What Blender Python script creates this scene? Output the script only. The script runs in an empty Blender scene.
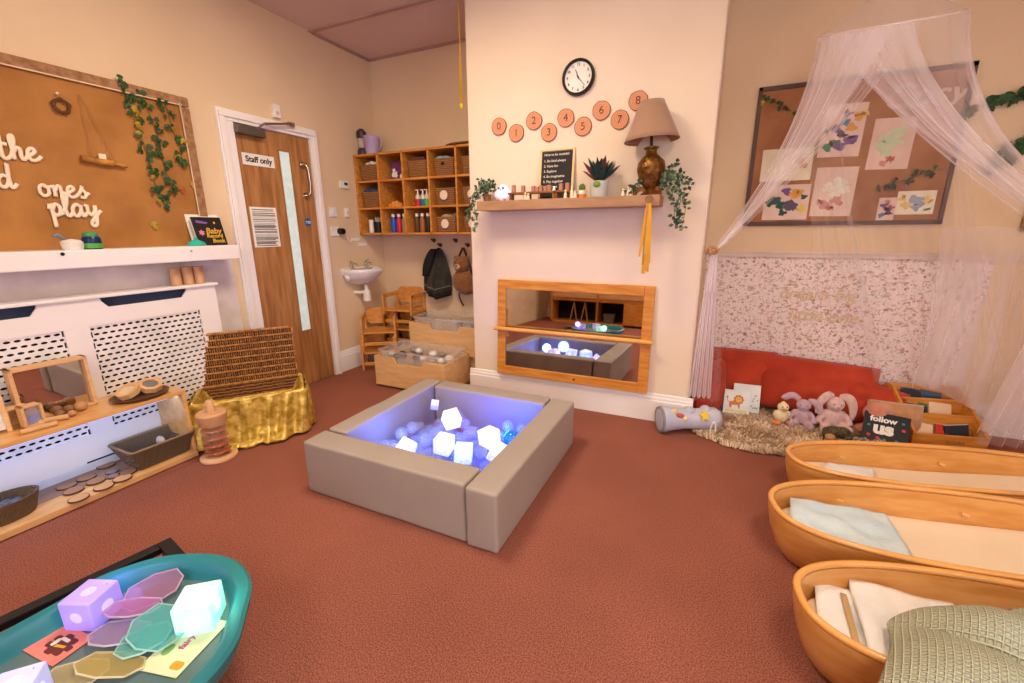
import bpy, bmesh, math, random
from mathutils import Vector, Matrix, Euler, noise
PI = math.pi
R = math.radians
COL = bpy.context.scene.collection
rnd = random.Random(7)

# ------------------------------------------------------------------ materials
def lin(c):
    out = []
    for v in c[:3]:
        v = v/255.0
        out.append(v/12.92 if v <= 0.04045 else ((v+0.055)/1.055)**2.4)
    return (out[0], out[1], out[2], 1.0)
MATS = {}
def mat(name, col, rough=0.6, metal=0.0, col2=None, scale=8.0, stretch=(1,1,1), detail=3.0, bump=0.0, bscale=None,
        emit=None, estr=0.0, trans=0.0, alpha=1.0, spec=0.4, sheen=0.0, sub=0.0, ior=1.45, lo=0.35, hi=0.65, coat=0.0):
    if name in MATS: return MATS[name]
    m = bpy.data.materials.new(name); m.use_nodes = True
    nt = m.node_tree; N = nt.nodes; L = nt.links
    b = N['Principled BSDF']
    b.inputs['Base Color'].default_value = lin(col)
    b.inputs['Roughness'].default_value = rough
    b.inputs['Metallic'].default_value = metal
    b.inputs['Specular IOR Level'].default_value = spec
    b.inputs['IOR'].default_value = ior
    b.inputs['Transmission Weight'].default_value = trans
    b.inputs['Alpha'].default_value = alpha
    b.inputs['Sheen Weight'].default_value = sheen
    b.inputs['Coat Weight'].default_value = coat
    if sub:
        b.inputs['Subsurface Weight'].default_value = sub
        b.inputs['Subsurface Scale'].default_value = 0.02
    if emit:
        b.inputs['Emission Color'].default_value = lin(emit)
        b.inputs['Emission Strength'].default_value = estr
    tc = N.new('ShaderNodeTexCoord'); mp = N.new('ShaderNodeMapping')
    mp.inputs['Scale'].default_value = stretch
    L.new(tc.outputs['Object'], mp.inputs['Vector'])
    nz = N.new('ShaderNodeTexNoise'); nz.inputs['Scale'].default_value = scale; nz.inputs['Detail'].default_value = detail
    L.new(mp.outputs['Vector'], nz.inputs['Vector'])
    cr = N.new('ShaderNodeValToRGB')
    c2 = col2 if col2 else tuple(max(0, v*0.93) for v in col)
    cr.color_ramp.elements[0].color = lin(c2); cr.color_ramp.elements[0].position = lo
    cr.color_ramp.elements[1].color = lin(col); cr.color_ramp.elements[1].position = hi
    L.new(nz.outputs['Fac'], cr.inputs['Fac']); L.new(cr.outputs['Color'], b.inputs['Base Color'])
    if bump:
        n2 = N.new('ShaderNodeTexNoise'); n2.inputs['Scale'].default_value = bscale or scale*3; n2.inputs['Detail'].default_value = 3
        L.new(mp.outputs['Vector'], n2.inputs['Vector'])
        bp = N.new('ShaderNodeBump'); bp.inputs['Strength'].default_value = bump; bp.inputs['Distance'].default_value = 0.01
        L.new(n2.outputs['Fac'], bp.inputs['Height']); L.new(bp.outputs['Normal'], b.inputs['Normal'])
    MATS[name] = m
    return m
def mixramp(m, kind, scale, stops, bump=0.0, stretch=(1,1,1), rand=1.0, coord='Object'):
    """replace the base colour of m with a voronoi / wave / noise pattern through a ramp"""
    nt = m.node_tree; N = nt.nodes; L = nt.links; b = N['Principled BSDF']
    tc = N.new('ShaderNodeTexCoord'); mp = N.new('ShaderNodeMapping'); mp.inputs['Scale'].default_value = stretch
    L.new(tc.outputs[coord], mp.inputs['Vector'])
    if kind == 'vor':
        t = N.new('ShaderNodeTexVoronoi'); t.inputs['Scale'].default_value = scale; o = t.outputs['Distance']
    elif kind == 'vorc':
        t = N.new('ShaderNodeTexVoronoi'); t.inputs['Scale'].default_value = scale; o = t.outputs['Color']
    elif kind == 'wave':
        t = N.new('ShaderNodeTexWave'); t.inputs['Scale'].default_value = scale; t.inputs['Distortion'].default_value = rand; o = t.outputs['Fac']
        t.inputs['Detail'].default_value = 2
    elif kind == 'wavez':
        t = N.new('ShaderNodeTexWave'); t.bands_direction = 'Z'; t.inputs['Scale'].default_value = scale; t.inputs['Distortion'].default_value = rand; o = t.outputs['Fac']
        t.inputs['Detail'].default_value = 3; t.inputs['Detail Scale'].default_value = 3.0
    elif kind == 'ring':
        t = N.new('ShaderNodeTexWave'); t.wave_type = 'RINGS'; t.rings_direction = 'SPHERICAL'; t.inputs['Scale'].default_value = scale; t.inputs['Distortion'].default_value = rand; o = t.outputs['Fac']
    else:
        t = N.new('ShaderNodeTexNoise'); t.inputs['Scale'].default_value = scale; t.inputs['Detail'].default_value = 4; o = t.outputs['Fac']
    L.new(mp.outputs['Vector'], t.inputs['Vector'])
    cr = N.new('ShaderNodeValToRGB'); e = cr.color_ramp.elements
    while len(e) < len(stops): e.new(0.5)
    for i, (p, c) in enumerate(stops): e[i].position = p; e[i].color = lin(c)
    L.new(o, cr.inputs['Fac']); L.new(cr.outputs['Color'], b.inputs['Base Color'])
    if bump:
        bp = N.new('ShaderNodeBump'); bp.inputs['Strength'].default_value = bump; bp.inputs['Distance'].default_value = 0.01
        L.new(o, bp.inputs['Height']); L.new(bp.outputs['Normal'], b.inputs['Normal'])
    return m
def glow(name, col, s, base=(240,240,240)): return mat(name, base, 0.4, emit=col, estr=s)

# ------------------------------------------------------------------ mesh builder
class MB:
    def __init__(s): s.bm = bmesh.new(); s.mi = 0
    def _f(s, vs):
        try:
            f = s.bm.faces.new(vs); f.material_index = s.mi; return f
        except ValueError: return None
    def v(s, p): return s.bm.verts.new(p)
    def box(s, c, d, rot=None, bev=0.0, seg=2):
        M = Matrix.Translation(c) @ (rot.to_matrix().to_4x4() if isinstance(rot, Euler) else (rot or Matrix.Identity(4)))
        r = bmesh.ops.create_cube(s.bm, size=1.0, matrix=M @ Matrix.Diagonal((d[0], d[1], d[2], 1)))
        vs = set(r['verts']); fs = [f for f in s.bm.faces if f.verts[0] in vs and all(v in vs for v in f.verts)]
        for f in fs: f.material_index = s.mi
        if bev:
            es = list({e for f in fs for e in f.edges})
            rr = bmesh.ops.bevel(s.bm, geom=es, offset=bev, segments=seg, profile=0.6, affect='EDGES', clamp_overlap=True)
            for f in rr['faces']: f.material_index = s.mi
        return s
    def span(s, a, b, bev=0.0):
        return s.box([(a[i]+b[i])/2 for i in range(3)], [abs(b[i]-a[i]) for i in range(3)], None, bev)
    def ring(s, c, u, w, r, n):
        return [s.v(Vector(c)+u*math.cos(2*PI*i/n)*r+w*math.sin(2*PI*i/n)*r) for i in range(n)]
    def bridge(s, A, B):
        n = len(A)
        for i in range(n): s._f((A[i], A[(i+1)%n], B[(i+1)%n], B[i]))
    def cyl(s, p0, p1, r0, r1=None, n=16, cap=True):
        p0 = Vector(p0); p1 = Vector(p1); r1 = r0 if r1 is None else r1
        d = (p1-p0).normalized(); u = d.orthogonal().normalized(); w = d.cross(u)
        A = s.ring(p0, u, w, r0, n); B = s.ring(p1, u, w, r1, n); s.bridge(A, B)
        if cap: s._f(A[::-1]); s._f(B)
        return s
    def lathe(s, prof, c=(0,0,0), n=24, M=None, sx=1.0, sy=1.0, close=False):
        c = Vector(c); rings = []
        for r, z in prof:
            row = []
            for i in range(n):
                a = 2*PI*i/n; p = Vector((math.cos(a)*r*sx, math.sin(a)*r*sy, z))
                if M: p = M @ p
                row.append(s.v(c+p))
            rings.append(row)
        for a, b in zip(rings, rings[1:]): s.bridge(a, b)
        if close: s.bridge(rings[-1], rings[0])
        else:
            if prof[0][0] > 1e-5: s._f(rings[0][::-1])
            if prof[-1][0] > 1e-5: s._f(rings[-1])
        return s
    def ball(s, c, r, rot=None, n=14):
        if not hasattr(r, '__len__'): r = (r, r, r)
        M = Matrix.Translation(c) @ (rot.to_matrix().to_4x4() if rot else Matrix.Identity(4)) @ Matrix.Diagonal((r[0], r[1], r[2], 1))
        k = len(s.bm.faces)
        rr = bmesh.ops.create_uvsphere(s.bm, u_segments=n, v_segments=max(6, n*2//3), radius=1.0, matrix=M)
        vs = set(rr['verts'])
        for v in vs:
            for f in v.link_faces: f.material_index = s.mi
        return s
    def tube(s, pts, r, n=8, closed=False, flat=None):
        pts = [Vector(p) for p in pts]; m = len(pts); rings = []; pu = None
        for i, p in enumerate(pts):
            if closed: d = pts[(i+1)%m]-pts[i-1]
            else: d = pts[min(i+1, m-1)]-pts[max(i-1, 0)]
            if d.length < 1e-9: d = Vector((0,0,1))
            d.normalize()
            if pu is None: u = d.orthogonal().normalized()
            else:
                u = pu - d*pu.dot(d); u = u.normalized() if u.length > 1e-6 else d.orthogonal().normalized()
            pu = u; w = d.cross(u)
            rr = r[i] if hasattr(r, '__len__') else r
            row = []
            for k in range(n):
                q = u*math.cos(2*PI*k/n)*rr+w*math.sin(2*PI*k/n)*rr
                if flat: q = Vector((q.x*flat[0], q.y*flat[1], q.z*flat[2]))
                row.append(s.v(p+q))
            rings.append(row)
        for a, b in zip(rings, rings[1:]): s.bridge(a, b)
        if closed: s.bridge(rings[-1], rings[0])
        else: s._f(rings[0][::-1]); s._f(rings[-1])
        return s
    def prism(s, pts, z0, z1, M=None):
        M = M or Matrix.Identity(4)
        A = [s.v(M @ Vector((x, y, z0))) for x, y in pts]; B = [s.v(M @ Vector((x, y, z1))) for x, y in pts]
        s.bridge(A, B); s._f(A[::-1]); s._f(B)
        return s
    def quad(s, *ps): s._f([s.v(p) for p in ps]); return s
    def grid(s, fn, nu, nv, cu=False, cv=False):
        g = [[s.v(fn(i/(nu if cu else nu-1), j/(nv if cv else nv-1))) for j in range(nv)] for i in range(nu)]
        for i in range(nu if cu else nu-1):
            for j in range(nv if cv else nv-1):
                s._f((g[i][j], g[(i+1)%nu][j], g[(i+1)%nu][(j+1)%nv], g[i][(j+1)%nv]))
        return s
    def build(s, name, mats, parent=None, smooth=False, loc=None, rz=None, solid=0.0, bev=0.0, fix=True, sub=0, auto=True):
        if fix: bmesh.ops.recalc_face_normals(s.bm, faces=s.bm.faces[:])
        me = bpy.data.meshes.new(name); s.bm.to_mesh(me); s.bm.free()
        for m in (mats if isinstance(mats, (list, tuple)) else [mats]): me.materials.append(m)
        if smooth:
            me.polygons.foreach_set('use_smooth', [True]*len(me.polygons))
            if smooth == 'auto' : me.set_sharp_from_angle(angle=R(40))
        o = bpy.data.objects.new(name, me); COL.objects.link(o)
        if parent: o.parent = parent
        if loc is not None: o.location = loc
        if rz is not None: o.rotation_euler = rz if hasattr(rz, '__len__') else (0, 0, rz)
        if bev:
            b = o.modifiers.new('bev', 'BEVEL'); b.width = bev; b.segments = 2; b.limit_method = 'ANGLE'
        if solid:
            b = o.modifiers.new('sol', 'SOLIDIFY'); b.thickness = solid; b.offset = 0
        if sub:
            b = o.modifiers.new('sub', 'SUBSURF'); b.levels = sub; b.render_levels = sub
        return o
def blob(mb, voxel, name, mats, parent=None, smoothit=3, noise_amt=0.0, nscale=30.0, **kw):
    """fuse overlapping shapes into one continuous soft surface"""
    o = mb.build('tmp', mats)
    m = o.modifiers.new('r', 'REMESH'); m.mode = 'VOXEL'; m.voxel_size = voxel; m.use_smooth_shade = True
    m = o.modifiers.new('s', 'SMOOTH'); m.iterations = smoothit; m.factor = 0.6
    dg = bpy.context.evaluated_depsgraph_get(); dg.update()
    me = bpy.data.meshes.new_from_object(o.evaluated_get(dg)); me.name = name
    if noise_amt:
        for v in me.vertices:
            d = noise.noise(v.co*nscale)*noise_amt; v.co += v.normal*d
    old = o.data; bpy.data.objects.remove(o); bpy.data.meshes.remove(old)
    n = bpy.data.objects.new(name, me); COL.objects.link(n)
    if parent: n.parent = parent
    if 'loc' in kw: n.location = kw['loc']
    return n
def text(body, size, m, parent, loc, rot=(PI/2, 0, 0), ext=0.0006, align='CENTER', name='lettering', bold=0.0, shear=0.0, sp=1.0, xs=1.0, line=1.0):
    cu = bpy.data.curves.new('t', 'FONT'); cu.body = body; cu.size = size; cu.extrude = ext; cu.align_x = align; cu.align_y = 'CENTER'
    cu.offset = bold; cu.shear = shear; cu.space_character = sp; cu.space_line = line
    t = bpy.data.objects.new('t', cu); COL.objects.link(t)
    dg = bpy.context.evaluated_depsgraph_get(); dg.update()
    me = bpy.data.meshes.new_from_object(t.evaluated_get(dg)); me.name = name
    bpy.data.objects.remove(t); bpy.data.curves.remove(cu)
    me.transform(Matrix.Diagonal((xs, 1, 1, 1)))
    me.materials.clear(); me.materials.append(m)
    o = bpy.data.objects.new(name, me); COL.objects.link(o); o.parent = parent
    o.location = loc; o.rotation_euler = rot
    return o
def thing(name, label, cat, loc=(0,0,0), rz=0.0, group=None):
    o = bpy.data.objects.new(name, None); COL.objects.link(o); o.empty_display_size = 0.05
    o.location = loc; o.rotation_euler = rz if hasattr(rz, '__len__') else (0, 0, rz)
    o['label'] = label; o['category'] = cat
    if group: o['group'] = group
    return o
def tag(o, label, cat, group=None):
    o['label'] = label; o['category'] = cat
    if group: o['group'] = group
    return o
def struct(o): o['kind'] = 'structure'; return o
def dup(root, loc, rz=None, label=None):
    r = root.copy(); COL.objects.link(r); r.location = loc
    if rz is not None: r.rotation_euler = rz if hasattr(rz, '__len__') else (0, 0, rz)
    if label: r['label'] = label
    for ch in list(root.children):
        c = ch.copy(); COL.objects.link(c); c.parent = r
        for g in ch.children:
            d = g.copy(); COL.objects.link(d); d.parent = c
    return r
def rr_pts(w, h, r, n=5, cx=0, cy=0):
    out = []
    for sx, sy, a0 in ((1,1,0),(-1,1,90),(-1,-1,180),(1,-1,270)):
        for i in range(n+1):
            a = R(a0+90*i/n); out.append((cx+sx*(w/2-r)+r*math.cos(a), cy+sy*(h/2-r)+r*math.sin(a)))
    return out
def cat_rom(pts, k=6, closed=False):
    P = [Vector(p) for p in pts]; n = len(P); out = []
    for i in range(n if closed else n-1):
        if closed: a, b, c, d = P[i-1], P[i], P[(i+1)%n], P[(i+2)%n]
        else: a, b, c, d = P[max(i-1,0)], P[i], P[i+1], P[min(i+2,n-1)]
        for j in range(k):
            t = j/k
            out.append(0.5*((2*b)+(c-a)*t+(2*a-5*b+4*c-d)*t*t+(3*b-a-3*c+d)*t**3))
    if not closed: out.append(P[-1])
    return out
def pillow(w, h, t, n=18, pinch=0.07, wob=0.01, seed=0):
    """soft cushion in the XZ plane, thickness along Y"""
    mb = MB()
    for sgn in (1, -1):
        def fn(u, v, sgn=sgn):
            a = u*2-1; b = v*2-1
            e = max(0.0, (1-a**4)*(1-b**4))**0.45
            k = 1-pinch*(1-abs(b))*abs(a)**6; k2 = 1-pinch*(1-abs(a))*abs(b)**6
            q = noise.noise(Vector((a*2+seed, b*2, sgn*3)))*wob*4*e
            return Vector((a*w/2*k2, sgn*(t/2*e+q), b*h/2*k))
        mb.grid(fn, n, n)
    bmesh.ops.remove_doubles(mb.bm, verts=mb.bm.verts[:], dist=0.0012)
    return mb

M_ = {}
WOOD = mat('pale_wood', (222,178,122), 0.45, col2=(200,150,92), scale=6, stretch=(1,9,9), detail=5)
OAK = mat('oak_door', (182,130,80), 0.5, col2=(148,98,54), scale=5, stretch=(7,7,0.7), detail=6)
BIRCH = mat('birch_ply', (226,184,132), 0.45, col2=(212,165,110), scale=5, stretch=(1.5,6,8), detail=5)
HONEY = mat('honey_pine', (216,148,66), 0.4, col2=(190,118,44), scale=5, stretch=(1.2,8,8), detail=5)
COTW = mat('cot_plywood', (222,164,96), 0.32, col2=(206,142,72), scale=4, stretch=(2,2,9), detail=5, coat=0.3)
WHITE = mat('white_gloss_paint', (240,234,232), 0.35, col2=(234,228,226), scale=3)
PLAST = mat('white_plastic', (238,234,228), 0.35)
BLACK = mat('black_plastic', (22,20,22), 0.4)
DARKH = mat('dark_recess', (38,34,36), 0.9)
CHROME = mat('brushed_chrome', (200,196,190), 0.25, metal=1.0)
PAPER = mat('white_paper', (244,240,232), 0.7)
INK = mat('black_ink', (30,28,30), 0.7)
HESS = mat('hessian_cloth', (178,124,66), 0.95, col2=(156,104,52), scale=4, bump=0.35, bscale=240)
LEAF = mat('ivy_leaf', (50,88,40), 0.5, col2=(28,58,28), scale=25)
LEAFY = mat('yellow_leaf', (182,150,44), 0.55, col2=(130,120,40), scale=25)
STEM = mat('green_stem', (92,84,44), 0.7)
WICK = mat('brown_wicker', (128,80,40), 0.7, col2=(78,44,20), scale=60, bump=0.6, bscale=90)
mixramp(WICK, 'wavez', 16, [(0.1,(74,42,20)),(0.6,(140,92,48))], bump=0.6, rand=4)
GWICK = mat('grey_wicker', (120,100,76), 0.8); mixramp(GWICK, 'wave', 60, [(0.15,(62,50,38)),(0.7,(140,118,90))], bump=0.6, rand=5)
# ------------------------------------------------------------------ camera
cam = bpy.data.cameras.new('camera'); camo = bpy.data.objects.new('camera', cam); COL.objects.link(camo)
f_, pi_, ya_, ro_ = 431.726, 0.251083, 0.433458, -0.006909
cam.sensor_fit = 'HORIZONTAL'; cam.sensor_width = 36.0; cam.lens = 36.0*f_/1024.0
F = Vector((-math.sin(ya_)*math.cos(pi_), math.cos(ya_)*math.cos(pi_), -math.sin(pi_)))
r_ = Vector((math.cos(ya_), math.sin(ya_), 0)); u_ = r_.cross(F)
r2 = r_*math.cos(ro_)+u_*math.sin(ro_); u2 = -r_*math.sin(ro_)+u_*math.cos(ro_)
camo.matrix_world = Matrix(((r2.x,u2.x,-F.x,0),(r2.y,u2.y,-F.y,0),(r2.z,u2.z,-F.z,1.2),(0,0,0,1)))
cam.clip_start = 0.02
bpy.context.scene.camera = camo
XL, XR, YB, YF, YC, ZC = -2.9, 3.1, 3.34, -2.6, 2.74, 2.65

# ------------------------------------------------------------------ room shell
CARPET = mat('terracotta_carpet', (200,128,108), 0.98, col2=(134,76,63), scale=230, detail=8, bump=0.8, bscale=420, spec=0.1, lo=0.36, hi=0.64)
def carpet_patch(m):
    nt = m.node_tree; N = nt.nodes; L = nt.links; b = N['Principled BSDF']
    src = b.inputs['Base Color'].links[0].from_socket
    tc = N.new('ShaderNodeTexCoord'); n = N.new('ShaderNodeTexNoise'); n.inputs['Scale'].default_value = 1.6; n.inputs['Detail'].default_value = 3
    L.new(tc.outputs['Object'], n.inputs['Vector'])
    cr = N.new('ShaderNodeValToRGB'); cr.color_ramp.elements[0].color = (0.78,0.78,0.78,1); cr.color_ramp.elements[1].color = (1,1,1,1)
    cr.color_ramp.elements[0].position = 0.35; cr.color_ramp.elements[1].position = 0.65
    mx = N.new('ShaderNodeMix'); mx.data_type = 'RGBA'; mx.blend_type = 'MULTIPLY'; mx.inputs[0].default_value = 0.8
    L.new(n.outputs['Fac'], cr.inputs['Fac']); L.new(src, mx.inputs[6]); L.new(cr.outputs['Color'], mx.inputs[7]); L.new(mx.outputs[2], b.inputs['Base Color'])
carpet_patch(CARPET)
WALL = mat('cream_wall', (226,200,166), 0.85, col2=(218,192,158), scale=1.5, bump=0.08, bscale=60, spec=0.15)
WALLW = mat('pale_wall', (232,214,194), 0.85, col2=(226,206,184), scale=1.5, bump=0.08, bscale=60, spec=0.15)
CEIL = mat('ceiling_paint', (222,200,184), 0.9, col2=(214,190,174), scale=1.2, spec=0.1)
def slab(name, a, b, m): return struct(MB().span(a, b).build(name, m))
slab('floor', (XL-.1, YF-.1, -.1), (XR+.1, YB+.1, 0), CARPET)
slab('ceiling', (XL-.1, YF-.1, ZC), (XR+.1, YB+.1, ZC+.1), CEIL)
slab('wall_left', (XL-.1, YF-.1, 0), (XL, YB+.1, ZC), WALL)
slab('wall_back', (XL, YB, 0), (XR, YB+.1, ZC), WALL)
slab('wall_right', (XR, YF-.1, 0), (XR+.1, YB+.1, ZC), WALL)
slab('wall_rear', (XL, YF-.1, 0), (XR, YF, ZC), WALLW)
o = MB().span((-1.585, YC, 0), (-.06, YB, ZC)).build('wall_chimney', WALLW, bev=0.012); struct(o)
# skirting boards with a stepped, moulded top
def skirting(name, p0, p1, nrm, h=.185, t=.018):
    p0 = Vector(p0); p1 = Vector(p1); n = Vector(nrm)
    prof = [(0,0),(t,0),(t,h*.74),(t*.7,h*.78),(t*.75,h*.84),(t*.45,h*.9),(t*.4,h*.97),(0,h)]
    mb = MB(); A = [mb.v(p0+n*a+Vector((0,0,b))) for a, b in prof]; B = [mb.v(p1+n*a+Vector((0,0,b))) for a, b in prof]
    mb.bridge(A, B); mb._f(A[::-1]); mb._f(B)
    return struct(mb.build(name, WHITE))
skirting('baseboard_left', (XL, 2.66, 0), (XL, YB, 0), (1,0,0))
skirting('baseboard_back', (XL, YB, 0), (-1.6, YB, 0), (0,-1,0))
skirting('baseboard_chimney', (-1.618, YC, 0), (-.032, YC, 0), (0,-1,0))
skirting('baseboard_right', (-.05, YB, 0), (XR, YB, 0), (0,-1,0))
skirting('baseboard_rear', (XL, YF, 0), (XR, YF, 0), (0,1,0))
mb = MB(); mb.span((-.05, YB-.02, 1.022), (XR, YB, 1.046)); mb.span((-.05, YB-.028, 1.046), (XR, YB, 1.056))
struct(mb.build('trim_1', mat('dado_paint', (222,200,186), 0.5)))
mb = MB(); mb.span((XL, 2.70, ZC-.012), (-1.6, 2.735, ZC)); struct(mb.build('trim_2', mat('ceiling_strip', (190,160,146), .7)))
mb = MB(); mb.span((XL, YB-.012, ZC-.018), (-1.6, YB, ZC)); mb.span((XL, 2.735, ZC-.018), (XL+.012, YB-.012, ZC)); struct(mb.build('trim_3', mat('cornice_line', (176,140,120), .8)))

MBp = MB().span((XL, -.3, .0), (XL+.0015, 1.86, 1.06)).build('trim_4', mat('pale_lower_paint', (224,212,208), .8)); struct(MBp)
# floral wallpaper panel under the dado
WPM = mat('floral_wallpaper', (226,206,198), 0.8)
def wallpaper(m):
    nt = m.node_tree; N = nt.nodes; L = nt.links; b = N['Principled BSDF']
    tc = N.new('ShaderNodeTexCoord'); prev = None
    def dots(scale, thr, col, off, st=(1,1,1), prevs=None):
        mp = N.new('ShaderNodeMapping'); mp.inputs['Location'].default_value = off; mp.inputs['Scale'].default_value = st
        mp.inputs['Rotation'].default_value = (0, off[0]*.7, 0)
        L.new(tc.outputs['Object'], mp.inputs['Vector'])
        nz = N.new('ShaderNodeTexNoise'); nz.inputs['Scale'].default_value = scale*1.3
        L.new(mp.outputs['Vector'], nz.inputs['Vector'])
        ad = N.new('ShaderNodeMix'); ad.data_type = 'VECTOR'; ad.inputs[0].default_value = 0.035
        L.new(mp.outputs['Vector'], ad.inputs[4]); L.new(nz.outputs['Color'], ad.inputs[5])
        v = N.new('ShaderNodeTexVoronoi'); v.inputs['Scale'].default_value = scale; v.inputs['Randomness'].default_value = .9
        L.new(ad.outputs[1], v.inputs['Vector'])
        sep = N.new('ShaderNodeSeparateColor'); L.new(v.outputs['Color'], sep.inputs[0])
        ml = N.new('ShaderNodeMath'); ml.operation = 'MULTIPLY'; ml.inputs[1].default_value = thr; L.new(sep.outputs[0], ml.inputs[0])
        lt = N.new('ShaderNodeMath'); lt.operation = 'LESS_THAN'; L.new(v.outputs['Distance'], lt.inputs[0]); L.new(ml.outputs[0], lt.inputs[1])
        mx = N.new('ShaderNodeMix'); mx.data_type = 'RGBA'
        L.new(lt.outputs[0], mx.inputs[0])
        if prevs is None: mx.inputs[6].default_value = lin((234,218,216))
        else: L.new(prevs, mx.inputs[6])
        mx.inputs[7].default_value = lin(col)
        return mx.outputs[2]
    s = dots(80, .42, (204,186,176), (5,3,1))
    s = dots(66, .40, (186,172,160), (1,0,3), (1,1,.6), s)
    s = dots(52, .42, (200,164,156), (2.3,1,.4), (1,1,1), s)
    s = dots(48, .42, (180,164,142), (4.1,1,2.2), (.55,1,1), s)
    s = dots(34, .34, (194,146,142), (3.3,2,.9), (1,1,1), s)
    s = dots(25, .24, (158,114,120), (7.3,2,5.9), (1,1,1), s)
    s = dots(80, .30, (210,184,134), (9.3,2,3.9), (1,1,1), s)
    L.new(s, b.inputs['Base Color'])
wallpaper(WPM)
struct(MB().span((-.05, YB-.004, .185), (1.42, YB, 1.022)).build('trim_5', WPM))
# faint gold lettering on the wallpaper
gl = thing('wall_lettering', 'faint pale gold cursive lettering in two lines on the floral wallpaper', 'lettering', (.62, YB-.008, .74))
GOLDP = mat('pale_gold_vinyl', (222,196,158), .5)
text('dream big', .105, GOLDP, gl, (0,0,.05), shear=.25, ext=.0008, bold=.001)
text('little one', .105, GOLDP, gl, (.05,0,-.09), shear=.25, ext=.0008, bold=.001)

# ------------------------------------------------------------------ rear window, cabinet seen in the mirrors
w = thing('window_1', 'wide white framed window', 'window', (.6, YF+.01, 1.5)); struct(w); del w['label']; del w['category']
mb = MB()
for x in (-1.1, 0, 1.1): mb.box((x, .02, 0), (.06,.05,1.3))
for z in (-.65, .65): mb.box((0, .02, z), (2.26,.05,.06))
mb.build('frame', WHITE, w)
MB().box((0,.0,0),(2.2,.01,1.3)).build('pane', glow('window_daylight', (214,226,255), 2.2), w)
cb = thing('storage_cabinet', 'honey wooden cabinet with a dark open lower bay behind the viewer', 'cabinet', (-1.75, -2.1, 0))
mb = MB(); mb.span((-.85,-.2,.4),(.85,.2,.43)); mb.span((-.85,-.2,0),(-.82,.2,.4)); mb.span((.45,-.2,0),(.85,.2,.4)); mb.span((-.85,-.2,.43),(.85,.2,1.0)); mb.span((-.85,-.2,0),(.85,.2,.04)); mb.span((-.02,-.2,.04),(.0,.2,.4))
mb.build('carcass', HONEY, cb, bev=.004)
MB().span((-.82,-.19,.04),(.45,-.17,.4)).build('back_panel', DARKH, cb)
for x in (-.42, .42):
    d = MB().box((x,.21,.72),(.8,.02,.52),bev=.004).build('door', WOOD, cb); MB().ball((x*.1,.235,.72),.014).build('knob', CHROME, d)
tr = thing('trestle_stand', 'slim pale trestle legs standing in the dark bay', 'stand', (-2.1, -2.02, .042))
mb = MB()
for x in (-.1,.1):
    for s in (-1,1): mb.cyl((x+s*.06,0,0),(x,0,.33),.009)
mb.build('leg', WOOD, tr)
sb = thing('wicker_box', 'grey woven box on the floor of the dark bay', 'basket', (-1.55, -2.0, .042))
MB().lathe([(.1,0),(.13,.16),(.122,.16),(.095,.01)],(0,0,0),4,Matrix.Rotation(PI/4,4,'Z')).build('bowl', GWICK, sb)

# ------------------------------------------------------------------ door in the left wall
YD0, YD1 = 2.0, 2.575
dr = bpy.data.objects.new('door_1', None); COL.objects.link(dr); dr.location = (XL, 2.29, 0); struct(dr); dr.rotation_euler = (0,0,PI/2)
# local x runs along the wall (+Y), local -y faces the room
mb = MB()
for s, e in ((-1,.395),(1,.36)):
    mb.span((s*.295,-.03,0),(s*e,0,1.885)); mb.span((s*(e-.042),-.042,0),(s*(e-.008),-.0302,1.906))
mb.span((-.395,-.03,1.885),(.36,0,1.955)); mb.span((-.387,-.042,1.9062),(.352,-.0302,1.94))
mb.build('architrave', WHITE, dr, bev=.004)
MB().span((-.29,-.012,.006),(.29,.0,1.88)).build('door_leaf', OAK, dr, bev=.002)
gp = MB().span((.02,-.016,.45),(.10,-.01,1.76)).build('glass_panel', mat('obscured_glass', (206,222,220), .25, col2=(188,208,206), scale=20, emit=(206,224,220), estr=.35), dr)
mb = MB(); mb.span((.013,-.019,.44),(.02,-.011,1.77)); mb.span((.10,-.019,.44),(.107,-.011,1.77)); mb.span((.02,-.019,.44),(.10,-.011,.45)); mb.span((.02,-.019,1.76),(.10,-.011,1.77)); mb.build('glazing_bead', mat('oak_bead',(170,118,66),.5), gp)
h = MB().tube(cat_rom([(.205,-.012,1.69),(.207,-.045,1.69),(.217,-.06,1.66),(.222,-.06,1.58),(.217,-.06,1.50),(.207,-.045,1.47),(.205,-.012,1.47)],5), .008, 8).build('pull_handle', CHROME, dr, smooth=True)
for z in (1.47,1.69): MB().cyl((.205,-.012,z),(.205,-.022,z),.024,n=20).build('rose', CHROME, h)
cl = MB().box((-.20,-.04,1.845),(.20,.05,.05),bev=.008).build('door_closer', mat('closer_grey', (110,104,98), .4, metal=.6), dr)
MB().tube([(-.14,-.05,1.875),(-.11,-.075,1.905),(.10,-.075,1.945)],.008,6).build('closer_arm', CHROME, cl)
MB().box((.115,-.055,1.945),(.05,.03,.03),bev=.005).build('arm_bracket', CHROME, cl)

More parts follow.
